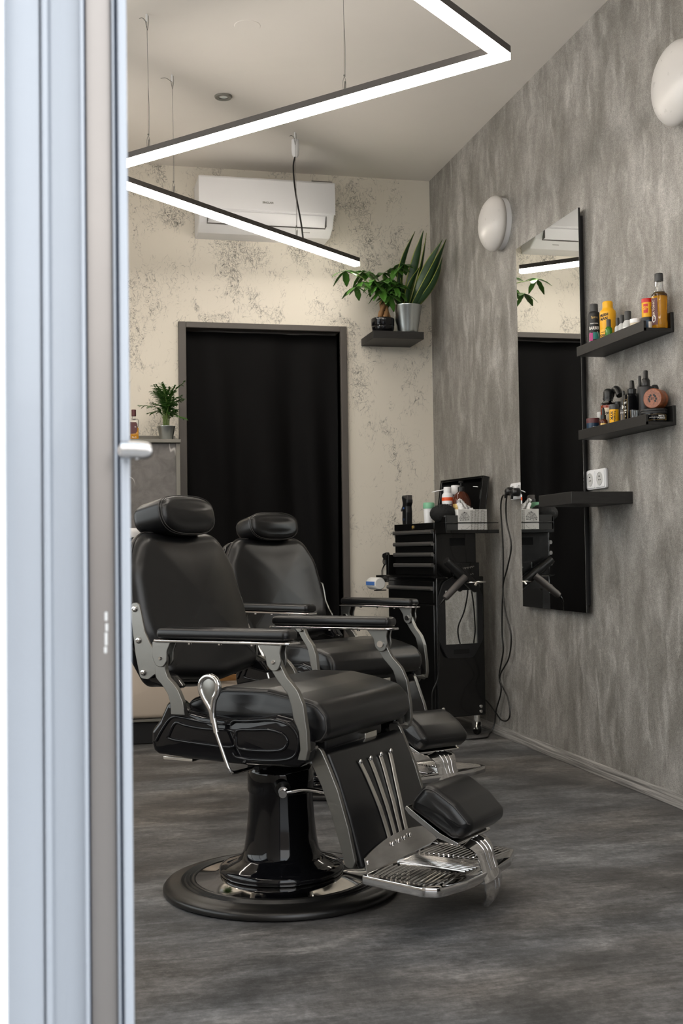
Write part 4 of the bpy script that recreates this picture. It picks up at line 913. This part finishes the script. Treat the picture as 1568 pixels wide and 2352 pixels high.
# cords from the socket down the wall
def plug(y, z, label, pts, floor_pts, r=.0036):
    t = thing('power_cord', label, 'power cord', (0, 0, 0))
    MB().lathe([(.001, 0), (.017, 0), (.019, .006), (.018, .024), (.011, .034), (.001, .035)], (XR-.016, y, z), 24, (-1, 0, 0)).tube([(XR-.040, y, z), (XR-.046, y+.006, z-.010), (XR-.046, y+.012, z-.028)], .006, 8, smooth=3).build('plug', M['plastic'], t, sharp=50)
    P = [(XR-.046, y+.010, z-.020)]+pts+floor_pts
    MB().tube(P, r, 8, smooth=6).build('cord', M['rubber'], t)
plug(4.925, 1.102, 'black power cord hanging from the socket down the wall to the floor', [(1.925, 5.000, 1.085), (1.930, 5.038, 1.03), (1.938, 5.040, .855), (1.940, 5.055, .68), (1.940, 5.070, .592), (1.940, 5.078, .475), (1.940, 5.068, .389), (1.938, 5.118, .279), (1.938, 5.097, .211), (1.936, 5.160, .115), (1.932, 5.175, .053)],
     [(1.905, 5.165, .009), (1.86, 5.10, .004), (1.78, 5.08, .004), (1.70, 5.12, .004), (1.66, 5.16, .004)])
plug(4.850, 1.095, 'black power cord hanging in a low loop from the socket behind the trolley', [(1.925, 4.93, 1.10), (1.930, 4.972, 1.056), (1.936, 4.985, .97), (1.938, 4.94, .865), (1.938, 4.99, .768), (1.934, 5.040, .681), (1.934, 5.015, .566), (1.938, 4.962, .471), (1.938, 4.995, .366), (1.930, 5.092, .27), (1.938, 5.020, .191), (1.938, 4.993, .12), (1.936, 5.030, .085)],
     [(1.934, 5.10, .082), (1.936, 5.17, .105), (1.938, 5.28, .14), (1.940, 5.42, .16)])

# ------------------------------------------------------------ things on the ledges
UZ, LZ_ = 1.560, 1.254
XM = 1.902
def prof_can(r, h, sh=.012, neck=.6):
    return [(.001, 0), (r*.95, 0), (r, .002), (r, h-sh), (r*.92, h-sh*.45), (r*neck, h), (.001, h)]
def cap(r, z0, z1, m, name='cap', x=.9):
    return lambda t: MB().lathe([(.001, z0), (r, z0), (r, z1-.002), (r*x, z1), (.001, z1)], n=28).build(name, m, t, sharp=50)
# upper ledge
p = (1.905, 3.995, UZ); a0 = to_cam(p)
t = can('spray_can', 'black printed spray can with coloured artwork, leftmost on the upper ledge', 'spray can', p, prof_can(.0215, .150, .014), M['matblack'], [cap(.0150, .148, .176, M['greycap'])])
text('lettering', 'BARBER', .016, M['paper'], t, wrap(.0216, a0, .085), bold=.0004, sx=.72); text('lettering', 'MARMARA', .0065, M['paper'], t, wrap(.0216, a0, .102)); text('lettering', 'Spray', .012, M['gold'], t, wrap(.0216, a0+.1, .125))
band(.0216, a0-.2, a0+1.0, .045, .070).build('green_print', M['teal'], t); band(.0216, a0-1.0, a0-.25, .040, .068).build('magenta_print', M['magenta'], t); band(.0216, a0-1.0, a0+.4, .012, .028).build('teal_print', M['teal'], t)
MB().tube([wrap(.022, a0, .0)(x, y, 1) for x, y in ((-.016, .072), (.012, .072), (.020, .045), (.008, .012), (-.014, .006), (-.02, .034))], .0006, 4, closed=True).tube([wrap(.022, a0, .0)(x, y, 1) for x, y in ((-.02, .036), (.002, .032), (.018, .030))], .0022, 4).build('white_lines', M['paper'], t)
p = (1.905, 3.883, UZ); a0 = to_cam(p)
t = can('powder_bottle', 'tall yellow powder bottle on the upper ledge', 'bottle', p, [(.001, 0), (.0275, 0), (.0287, .003), (.0287, .058), (.0282, .060), (.0287, .062), (.0287, .120), (.027, .128), (.0205, .134), (.0185, .140), (.0185, .158), (.016, .162), (.001, .163)], M['yellow'], [])
for s_, z, sz in (('FRESH', .110, .0125), ('MAN', .097, .0135)): text('lettering', s_, sz, M['ink'], t, (lambda z: lambda x, y, d: wrap(.0288, a0-.55, z+.12*x)(x+.0*y, y, d))(z), bold=.0006)
text('lettering', 'POWDER', .0125, M['ink'], t, wrap(.0288, a0-.45, .038), bold=.0005, sx=.85)
for k in range(4): text('small_print', 'BARBER TALC', .0045, M['ink'], t, wrap(.0288, a0-.45, (.050, .027, .019, .011)[k]))
def mini(x, y, r, h, body, capm, ch, label, name='small_bottle', sh=.012, cr=.62):
    q = (x, y, UZ)
    return can(name, label, 'bottle', q, prof_can(r, h, sh, .62), body, [cap(r*cr, h-.002, h+ch, capm)])
mini(1.874, 3.815, .0125, .058, M['green'], M['greycap'], .026, 'small bottle of green liquid in front of the yellow bottle')
t = mini(1.893, 3.785, .0105, .056, M['lightgrey'], M['greycap'], .028, 'slim white bottle with grey cap, right of the green bottle')
t = mini(1.893, 3.752, .0130, .058, M['lightgrey'], M['greycap'], .030, 'middle one of the three white bottles with grey caps')
t = mini(1.893, 3.708, .0185, .060, M['lightgrey'], M['greycap'], .032, 'widest white bottle with grey cap, left of the cream jar', sh=.02)
band(.0186, to_cam((1.893, 3.708))-1.2, to_cam((1.893, 3.708))+1.2, .006, .036).build('label', M['paper'], t)
p = (1.893, 3.652, UZ)
can('cream_jar', 'low beige jar with a white lid on the upper ledge', 'jar', p, [(.001, 0), (.018, 0), (.019, .002), (.019, .042), (.001, .042)], M['beige'], [cap(.0195, .040, .054, M['white'], 'lid', .97)])
p = (1.905, 3.590, UZ)
can('glass_jar', 'dark blue glass jar under the yellow and red tin', 'jar', p, [(.001, 0), (.021, 0), (.022, .003), (.022, .036), (.001, .036)], M['navy'], [cap(.0222, .036, .0465, M['matblack'], 'lid', .97), lambda t: band(.0222, to_cam(p)+.1, to_cam(p)+.6, .004, .03).build('pale_print', M['paper'], t)])
p = (1.905, 3.590, UZ+.0465); a0 = to_cam(p)
t = can('pomade_tin', 'yellow tin with a red lid stacked on the dark blue jar', 'tin', p, [(.001, 0), (.0185, 0), (.019, .002), (.019, .052), (.001, .052)], M['yellow'], [cap(.0197, .050, .063, M['red'], 'lid', .96)])
band(.0192, a0-.75, a0+.05, .014, .044).build('red_badge', M['red'], t); text('lettering', 'SP', .016, M['yellow'], t, wrap(.0197, a0-.35, .029), bold=.0004); text('lettering', '12', .012, M['teal'], t, wrap(.0192, a0+.8, .03))
# amber tonic bottle with liquid
p = (1.922, 3.541, UZ); a0 = to_cam(p)
t = thing('tonic_bottle', 'tall amber hair tonic bottle with a black cap, rightmost on the upper ledge', 'bottle', p)
MB().lathe([(.001, .001), (.0245, .001), (.026, .004), (.026, .020), (.0245, .030), (.0255, .080), (.0265, .106), (.0245, .114), (.018, .119), (.001, .1195)], n=40).build('liquid', M['amber'], t)
MB().lathe([(.0265, .1065), (.0252, .1145), (.019, .120), (.0145, .130), (.0125, .142), (.0118, .160), (.0100, .160), (.0108, .142), (.0125, .130), (.016, .1215), (.001, .1205)], n=40).build('glass_neck', M['clear'], t)
MB().lathe([(.001, .158), (.0140, .158), (.0143, .162), (.0140, .182), (.012, .184), (.001, .184)], n=28).build('cap', M['greycap'], t, sharp=50)
band(.0264, a0-1.25, a0-.25, .012, .100).build('maroon_label', M['maroon'], t)
text('lettering', 'HAIR TONIC', .011, M['beige'], t, lambda x, y, d: wrap(.0269, a0-.75, .062)(-y, x, d), bold=.0002)
MB().tube([wrap(.0270, a0-.75, .032)(.0065*math.cos(q), .011*math.sin(q), 1) for q in [2*PI*i/16 for i in range(16)]], .0014, 5, closed=True).build('oval_emblem', M['paper'], t)

# lower ledge
p = (1.895, 4.000, LZ_); a0 = to_cam(p)
t = can('hair_clay_jar', 'dark blue jar with a brown-black lid, leftmost on the lower ledge', 'jar', p, [(.001, 0), (.0225, 0), (.0235, .002), (.0235, .046), (.001, .046)], M['navy'], [cap(.0238, .046, .064, M['maroon'], 'lid', .97)])
for k in range(6): text('small_print', 'STYLING CLAY', .0045, M['paper'], t, wrap(.0236, a0+.55, .032-.0055*k))
p = (1.932, 4.016, LZ_)
can('glass_bottle', 'clear bottle with a pale ribbed cap behind the dark blue jar', 'bottle', p, prof_can(.014, .070, .01, .8), M['clear'], [cap(.0125, .070, .090, M['lightgrey'])])
p = (1.905, 3.895, LZ_); a0 = to_cam(p)
t = thing('beard_oil_bottle', 'red-brown liquid bottle with a domed black cap on the lower ledge', 'bottle', p)
MB().lathe([(.001, .001), (.0255, .001), (.027, .004), (.027, .098), (.022, .104), (.001, .104)], n=36).build('liquid', M['redliq'], t)
MB().lathe([(.0275, .098), (.024, .107), (.0165, .113), (.0158, .122), (.014, .122), (.0145, .113), (.020, .106), (.001, .1045)], n=36).build('glass_neck', M['clear'], t)
MB().lathe([(.001, .120), (.0185, .120), (.0185, .126), (.0165, .127), (.0165, .146), (.0145, .153), (.008, .158), (.001, .159)], n=28).build('dome_cap', M['plastic'], t, sharp=60)
band(.0273, a0-.95, a0+.75, .012, .088).build('pale_label', M['beige'], t)
text('lettering', 'Flow', .018, M['ink'], t, wrap(.0277, a0-.2, .070), bold=.0004)
p = (1.868, 3.860, LZ_)
can('dropper_bottle', 'little brown dropper bottle with a black bulb on the lower ledge', 'bottle', p, prof_can(.0150, .046, .01, .5), M['brownglass'], [lambda t: MB().lathe([(.001, .044), (.0095, .044), (.0095, .060), (.0050, .062), (.0052, .078), (.003, .086), (.001, .087)], n=20).build('dropper_cap', M['plastic'], t, sharp=50), lambda t: band(.0152, to_cam(p)-.7, to_cam(p)+.7, .008, .03).build('gold_label', M['gold'], t)])
p = (1.880, 3.800, LZ_); a0 = to_cam(p)
t = can('powder_shaker', 'small yellow and black powder shaker on the lower ledge', 'bottle', p, [(.001, 0), (.0155, 0), (.0165, .002), (.0165, .072), (.001, .072)], M['yellow'], [cap(.0162, .072, .090, M['greycap'], 'cap', .9)])
text('lettering', 'MAN', .013, M['ink'], t, lambda x, y, d: wrap(.0166, a0-.5, .050)(-y, x, d), bold=.0006); text('lettering', 'POWDER 20 g', .0075, M['ink'], t, lambda x, y, d: wrap(.0166, a0+.1, .042)(-y, x, d), bold=.0002); text('lettering', 'HAIR', .006, M['ink'], t, wrap(.0166, a0-.3, .010))
# trigger sprayer with curved black hook
p = (1.925, 3.862, LZ_)
t = can('trigger_sprayer', 'black trigger spray bottle with a curved neck behind the yellow shaker', 'spray bottle', p, prof_can(.0185, .085, .02, .6), M['matblack'], [])
MB().cyl((0, 0, .082), (0, 0, .108), .011).tube([(0, -.018, .128), (0, 0, .150), (0, .018, .155), (-.002, .030, .148), (-.004, .040, .128), (-.006, .046, .110), (-.006, .048, .104)], [.012, .0125, .011, .009, .007, .0055, .005], 10, smooth=4).build('trigger_head', M['plastic'], t, sharp=70)
def blackbottle(name, label, x, y, r, h, nh, hw=None, m=None, z0=LZ_):
    t = can(name, label, 'spray bottle', (x, y, z0), prof_can(r, h, .010, .45), m or M['matblack'],
            [lambda t: MB().lathe([(.001, h-.001), (r*.62, h-.001), (r*.62, h+nh*.35), (r*.50, h+nh*.42), (r*.36, h+nh*.5), (r*.36, h+nh*.92), (r*.30, h+nh), (.001, h+nh)], n=24).build('spray_cap', M['plastic'], t, sharp=50)])
    return t
t = blackbottle('spray_bottle', 'short black and white labelled spray behind the yellow shaker', 1.895, 3.757, .0135, .080, .052)
band(.0137, to_cam((1.895, 3.757))-1, to_cam((1.895, 3.757))+1, .008, .065).build('label', M['ledblack'], t); text('lettering', 'DEPOT', .008, M['paper'], t, wrap(.0141, to_cam((1.895, 3.757)), .055)); text('lettering', 'M', .018, M['paper'], t, wrap(.0141, to_cam((1.895, 3.757)), .074), bold=.0003)
MB().tube([wrap(.0143, to_cam((1.895, 3.757)), .03)(x_, y_, 1) for x_, y_ in ((-.008, -.018), (.009, -.018), (.009, .018), (-.008, .018))], .0006, 4, closed=True).build('gold_border', M['gold'], t)
# square bottle
sqb = thing('spray_bottle', 'square black spray bottle with a gold-framed label on the lower ledge', 'spray bottle', (1.893, 3.690, LZ_), math.radians(-8))
MB().pillow(round_poly([(-.024, -.021), (.024, -.021), (.024, .021), (-.024, .021)], .004, 3), FZ, 0, .112, .004, 3, k=1).build('bottle', M['gloss'], sqb, sharp=50)
MB().lathe([(.001, .111), (.0155, .111), (.0155, .128), (.0105, .130), (.009, .134), (.0078, .156), (.006, .158), (.001, .158)], n=24).build('spray_cap', M['plastic'], sqb, sharp=50)
lb = MB()
for z0, z1, x0, x1 in ((.026, .0268, -.016, .016), (.0922, .093, -.016, .016), (.026, .093, -.016, -.0152), (.026, .093, .0152, .016)): lb.box(-.0244, -.0240, x0, x1, z0, z1)
lb.box(-.0243, -.0238, -.0210, -.0200, .004, .108); lb.build('gold_border', M['gold'], sqb)
for s_, z, sz in (('DEPOT', .082, .0085), ('HAIR', .068, .005), ('&', .062, .004), ('TEXTURE', .056, .005), ('SPRAY', .049, .005), ('200 ml', .037, .003)): text('lettering', s_, sz, M['paper'], sqb, (lambda z: lambda x, y, d: (-.0242-d*.0003, -x, z+y))(z), bold=.0002)
blackbottle('spray_bottle', 'slim black spray bottle standing behind the square bottle', 1.9345, 3.714, .0135, .118, .060)
t = blackbottle('spray_bottle', 'tallest black spray bottle, left of the round wooden box', 1.897, 3.600, .0235, .128, .050)
t = can('hair_spray_can', 'black can hidden behind the round wooden box', 'can', (1.9345, 3.609, LZ_+.0), prof_can(.0135, .132, .014, .6), M['matblack'], [])
p = (1.878, 3.645, LZ_)
can('glass_tumbler', 'small clear glass between the square bottle and the black tin', 'glass', p, [(.001, .001), (.0125, .001), (.0135, .004), (.0150, .052), (.0142, .052), (.0125, .006), (.001, .005)], M['clear'], [])
# round tin and wooden box
p = (1.905, 3.5625, LZ_); a0 = to_cam(p)
t = can('pomade_tin', 'wide black pomade tin under the round wooden box', 'tin', p, [(.001, 0), (.0395, 0), (.0410, .003), (.0410, .029), (.001, .029)], M['gloss'], [lambda t: MB().lathe([(.001, .028), (.0425, .028), (.0430, .031), (.0430, .034), (.0422, .035), (.0430, .036), (.0430, .042), (.041, .044), (.001, .044)], n=48).build('lid', M['matblack'], t, sharp=50)])
lb = MB()
for (x0, x1, z0, z1) in ((-.036, .036, .0245, .0251), (-.036, .036, .0060, .0066)): lb.tube([wrap(.0411, a0+.25, 0)(x0+(x1-x0)*i/16, z0, 1) for i in range(17)], .0004, 4)
for x0 in (-.036, .036): lb.tube([wrap(.0411, a0+.25, 0)(x0, z, 1) for z in (.0062, .0249)], .0004, 4)
lb.build('gold_border', M['gold'], t)
text('lettering', 'MATTE', .0072, M['paper'], t, wrap(.0411, a0+.62, .019), bold=.0002); text('lettering', 'POMADE', .0072, M['paper'], t, wrap(.0411, a0+.62, .012), bold=.0002); text('lettering', 'professional', .0052, M['paper'], t, wrap(.0411, a0-.05, .015))
wb = thing('wooden_box', 'round reddish wooden box lying on its side on the black tin', 'box', (1.911, 3.556, LZ_+.0775), 0)
ax = Vector((.80, .60, .0)).normalized()
wb.rotation_euler = (0, 0, math.atan2(ax.y, ax.x))
MB().lathe([(.001, -.030), (.031, -.030), (.0335, -.027), (.0335, .002), (.0328, .003), (.0328, .004), (.0335, .005), (.0335, .020), (.030, .025), (.001, .025)], axis=(1, 0, 0), n=48).build('turned_body', M['redwood'], wb, sharp=50)
em = MB()
for (y_, z_) in ((-.010, .006), (-.013, -.002), (-.010, -.009), (.010, .006), (.013, -.002), (.010, -.009), (-.006, .010), (.006, .010)): em.pillow(round_poly([(y_-.004, z_-.003), (y_+.002, z_-.004), (y_+.004, z_+.003), (y_-.002, z_+.004)], .001, 2), lambda a, q, t: (-t, a, q), .0296, .0304, .0002, 1, k=1)
em.build('burnt_emblem', M['ink'], wb); text('burnt_emblem_letters', 'SY', .010, M['ink'], wb, lambda x, y, d: (-.0300-d*.0004, -x, y-.001), bold=.0004)

# ------------------------------------------------------------ plants
def leaf(b, base, tip, w, droop=.0, n=6, side=None, fold=.25, margin=None, inner=None, wfun=None):
    base, tip = Vector(base), Vector(tip); d = (tip-base); L = d.length; dn = d.normalized()
    sd = Vector(side) if side is not None else dn.cross(Vector((0, 0, 1)))
    if sd.length < 1e-4: sd = Vector((1, 0, 0))
    sd = (sd-dn*sd.dot(dn)).normalized(); up = sd.cross(dn).normalized()
    rows = []
    for i in range(n+1):
        t = i/n; ww = w*(wfun(t) if wfun else math.sin(PI*min(1, t**.75*.98+.02))**.8)
        c = base+d*t+Vector((0, 0, -droop*L*(t*t)))+up*0
        rows.append([c-sd*ww+up*ww*fold, c-sd*ww*.72+up*ww*fold*.6, c, c+sd*ww*.72+up*ww*fold*.6, c+sd*ww+up*ww*fold])
    V = [[b.bm.verts.new(p) for p in r] for r in rows]
    for i in range(n):
        for j in range(4):
            b.use(margin if (margin and j in (0, 3)) else inner) if inner else None
            b.face([V[i][j], V[i][j+1], V[i+1][j+1], V[i+1][j]])
def thick(o, t):
    s = o.modifiers.new('t', 'SOLIDIFY'); s.thickness = t; return o
# snake plant in a galvanised pot
sn = thing('snake_plant', 'snake plant with yellow-edged leaves in a galvanised pot by the corner', 'potted plant', (1.772, 5.925, 1.975))
MB().lathe([(.001, 0), (.052, 0), (.0535, .003), (.076, .140), (.0785, .1435), (.0785, .147), (.0755, .147), (.070, .125), (.001, .125)], n=56).build('pot', M['galv'], sn, sharp=40)
MB().lathe([(.001, .124), (.070, .124), (.068, .130), (.03, .134), (.001, .134)], n=24).build('soil', M['soil'], sn)
sw = lambda t: (.55+.45*math.sin(PI*min(1, t*1.15)))*(1 if t < .72 else max(.02, 1-((t-.72)/.28)**1.6))
for (x0, y0, x1, y1, z1, w, sx_, bend) in ((-.030, 0, .040, -.03, .535, .0185, (1, .2, 0), -.040), (-.005, .02, .080, -.05, .535, .023, (1, -.5, 0), -.006), (.010, .0, .095, -.06, .522, .019, (1, .9, 0), .014), (.015, -.02, .176, -.13, .475, .024, (.8, .3, -.5), .012), (.020, 0, .166, -.11, .480, .021, (.7, -.7, -.4), -.018),
                                            (.025, -.01, .160, -.11, .385, .018, (.9, .1, -.3), .030), (-.02, -.02, -.085, -.05, .262, .019, (1, -.3, .4), -.012), (-.025, .02, -.045, -.04, .285, .015, (1, .4, .2), .012), (.03, -.02, .105, -.05, .235, .013, (1, 0, -.5), .0), (-.01, -.02, .065, -.04, .355, .019, (1, .3, 0), -.022)):
    b = MB(); base = Vector((x0, y0, .125)); tip = Vector((x1, y1, z1)); n = 14; sd = Vector(sx_).normalized(); rows = []
    for i in range(n+1):
        t = i/n; c = base.lerp(tip, t)+Vector((bend*math.sin(PI*t)*1.0, 0, 0)); ww = w*sw(t); tw = .5*t; s2 = (sd*math.cos(tw)+Vector((0, 1, 0))*math.sin(tw)).normalized(); upv = Vector((0, -1, 0))
        rows.append([c-s2*ww-upv*ww*.3, c-s2*ww*.84-upv*ww*.22, c, c+s2*ww*.84-upv*ww*.22, c+s2*ww-upv*ww*.3])
    V = [[b.bm.verts.new(p) for p in r] for r in rows]
    for i in range(n):
        for j in range(4):
            b.use(M['leafy'] if j in (0, 3) else M['leafd']); b.face([V[i][j], V[i][j+1], V[i+1][j+1], V[i+1][j]])
    thick(b.build('leaf', None, sn, sharp=180), .0025)
# money tree in a black bowl
mt = thing('money_tree', 'money tree with braided trunk in a black pot beside the snake plant', 'potted plant', (1.640, 5.925, 1.975))
MB().lathe([(.001, 0), (.044, 0), (.054, .010), (.058, .028), (.0585, .034), (.0575, .036), (.060, .040), (.060, .075), (.058, .077), (.055, .074), (.055, .060), (.001, .060)], n=48).build('pot', M['gloss'], mt, sharp=40)
MB().lathe([(.001, .058), (.055, .058), (.05, .064), (.001, .067)], n=24).build('soil', M['soil'], mt)
b = MB()
for k in range(3):
    ph = 2*PI*k/3
    b.tube([(.022*math.cos(ph+q*3.2)*(1-.55*q)+.006, .018*math.sin(ph+q*3.2)*(1-.5*q), .060+.115*q) for q in [i/10 for i in range(11)]], [.0125, .0105, .0085], 10, smooth=2)
b.tube([(.034, -.004, .062), (.037, 0, .085), (.022, 0, .125), (.008, 0, .165)], [.007, .0075, .007], 8, smooth=4)
b.build('braided_trunk', M['trunk'], mt, sharp=80)
b = MB(); st_ = MB(); rd = random.Random(11)
cl_ = [(-.225, -.12, .290, 5), (-.165, -.10, .215, 5), (-.110, -.03, .310, 6), (-.06, -.05, .265, 7), (-.02, -.06, .215, 7), (.03, -.03, .285, 7), (.045, -.05, .205, 7), (.075, .0, .345, 6), (.115, -.01, .365, 5), (-.07, .03, .325, 6), (.015, .03, .325, 6), (.07, -.02, .26, 7), (-.12, -.05, .255, 5), (.0, -.07, .255, 7), (.05, -.06, .235, 7), (-.045, -.07, .235, 6), (.075, -.04, .215, 6), (.02, -.07, .185, 6)]
for (x, y, z, nl) in cl_:
    c = Vector((x, y, z)); top = Vector((.005, 0, .170))
    mid = top.lerp(c, .5)+Vector((0, 0, .035)); st_.tube([top, mid, c], .0022, 6, smooth=4)
    for k in range(nl):
        a = 2*PI*k/nl+rd.uniform(-.3, .3); L = rd.uniform(.058, .090); dz = rd.uniform(-.9, .05)
        d = Vector((math.cos(a), math.sin(a)*.9, dz)).normalized()
        leaf(b, c, c+d*L, rd.uniform(.0145, .021), droop=.25, n=6, fold=.18, wfun=lambda t: (math.sin(PI*min(1, t*.93+.03))**.9)*(1+.10*math.sin(t*22)))
b_o = thick(b.build('foliage', M['leaf'], mt, sharp=180), .0007); st_.build('leaf_stalks', M['stem'], mt)
# parlour palm on the partition
pm = thing('parlour_palm', 'small palm in a galvanised pot on the grey partition top', 'potted plant', (.517, 5.875, 1.405))
MB().lathe([(.001, 0), (.030, 0), (.031, .002), (.0425, .066), (.044, .068), (.044, .0705), (.042, .0705), (.039, .058), (.001, .058)], n=48).build('pot', M['galv'], pm, sharp=40)
MB().lathe([(.001, .056), (.039, .056), (.001, .062)], n=20).build('soil', M['soil'], pm)
b = MB(); st_ = MB(); rd = random.Random(21)
for k in range(44):
    a = rd.uniform(0, 2*PI); rr = rd.uniform(.02, .115); zt = rd.uniform(.13, .285)
    if k == 0: tip = Vector((-.125, -.02, .170))
    elif k == 1: tip = Vector((.085, -.02, .285))
    elif k == 2: tip = Vector((.088, -.03, .110))
    elif k == 3: tip = Vector((-.045, 0, .270))
    else: tip = Vector((math.cos(a)*rr*.9, math.sin(a)*rr*.75-.01, zt))
    b0 = Vector((rd.uniform(-.015, .015), rd.uniform(-.012, .012), .058)); md = b0.lerp(tip, .55)+Vector((0, 0, .035)); md.x *= .6
    P = smooth_path([b0, md, tip], 8); st_.tube(P, .0011, 5)
    for i in range(6, len(P)):
        d = (P[min(i+1, len(P)-1)]-P[i-1]).normalized(); q = (i-5)/(len(P)-6); L = .048*(1-.45*q)
        for s in (-1, 1):
            sdv = d.cross(Vector((0, 0, 1))); sdv = sdv.normalized() if sdv.length > .1 else Vector((1, 0, 0))
            tv = (sdv*s*.85+d*.65+Vector((0, 0, rd.uniform(-.25, .25)))).normalized()
            leaf(b, P[i], P[i]+tv*L, .0046, droop=.25, n=3, fold=.2)
thick(b.build('fronds', M['palm'], pm, sharp=180), .0004); st_.build('stems', M['stem'], pm)
# bottle with red label beside the palm
bo = thing('aftershave_bottle', 'amber bottle with a red label at the left picture edge of the partition top', 'bottle', (.360, 5.875, 1.405))
MB().pillow(round_poly([(-.020, -.014), (.022, -.014), (.022, .014), (-.020, .014)], .004, 3), FZ, 0, .062, .003, 2, k=1).build('liquid', M['amber'], bo)
MB().pillow(round_poly([(-.0202, -.0142), (.0222, -.0142), (.0222, .0142), (-.0202, .0142)], .004, 3), FZ, .0625, .105, .008, 3, k=1).cyl((0, 0, .104), (0, 0, .118), .008).build('glass_top', M['clear'], bo)
MB().cyl((0, 0, .118), (0, 0, .150), .011).build('cap', M['maroon'], bo, bevel=.001)
lbl = MB().prism([(-.020, .030), (.008, .034), (.015, .044), (.016, .078), (.010, .088), (-.020, .088)], lambda a, q, t: (a, -t, q), .0143, .0148).build('red_label', M['maroon'], bo)
text('lettering', 'is', .013, M['paper'], bo, lambda x, y, d: (.006+x, -.0149-d*.0003, .066+y)); text('lettering', 'No 5', .010, M['paper'], bo, lambda x, y, d: (.0+x, -.0145-d*.0003, .014+y))

# ------------------------------------------------------------ backwash shampoo unit behind the nearest chair
su = thing('shampoo_unit', 'cream backwash shampoo chair with white basin behind the nearest barber chair', 'shampoo chair', (0, 0, 0))
bpf = round_poly([(.02, .115), (.80, .115), (.835, .16), (.825, .255), (.70, .285), (.60, .32), (.50, .40), (.36, .475), (.02, .50)], [.01, .03, .05, .03, .05, .08, .08, .08, .02], 6)
MB().pillow(bpf, FY, 5.40, 5.86, .022, 5, d0=.01).build('cream_shell', M['cream'], su, sharp=60)
MB().box(.03, .80, 5.43, 5.83, 0, .098).build('plinth', M['matblack'], su, bevel=.004)
MB().box(.02, .81, 5.41, 5.85, .100, .113).build('plinth_trim', M['edge'], su, bevel=.002)
MB().prism([(.19, .50), (.33, .50), (.345, .72), (.335, .90), (.25, .915), (.20, .90)], FY, 5.47, 5.79).build('padded_back', M['leather'], su, bevel=.03, seg=4)
bs = MB(); 
bs.pillow(round_poly([(.02, 5.44), (.33, 5.44), (.385, 5.50), (.385, 5.76), (.33, 5.82), (.02, 5.82)], .05, 5), FZ, .895, .968, .022, 5, k=2).build('basin', M['white'], su, sharp=60)
MB().box(.05, .25, 5.50, 5.76, .50, .90).build('basin_column', M['cream'], su, bevel=.02)
MB().pillow(round_poly([(.36, .48), (.52, .405), (.62, .335), (.84, .30), (1.02, .31), (1.03, .37), (.84, .375), (.64, .40), (.50, .47), (.38, .53)], .03, 4), FY, 5.47, 5.79, .02, 4, d0=.004).build('padded_seat', M['leather'], su, sharp=60)
wa = MB().box(.665, .808, 5.385, 5.40, .272, .300).build('wooden_rail', M['wood'], su, bevel=.002)
MB().box(.808, .814, 5.383, 5.40, .268, .338).build('rail_end', M['edge'], wa)
MB().box(.60, .66, 5.383, 5.40, .295, .315).build('rail_shadow_gap', M['matblack'], su)
MB().box(.84, 1.00, 5.52, 5.74, 0, .29).build('seat_pedestal', M['matblack'], su, bevel=.01)
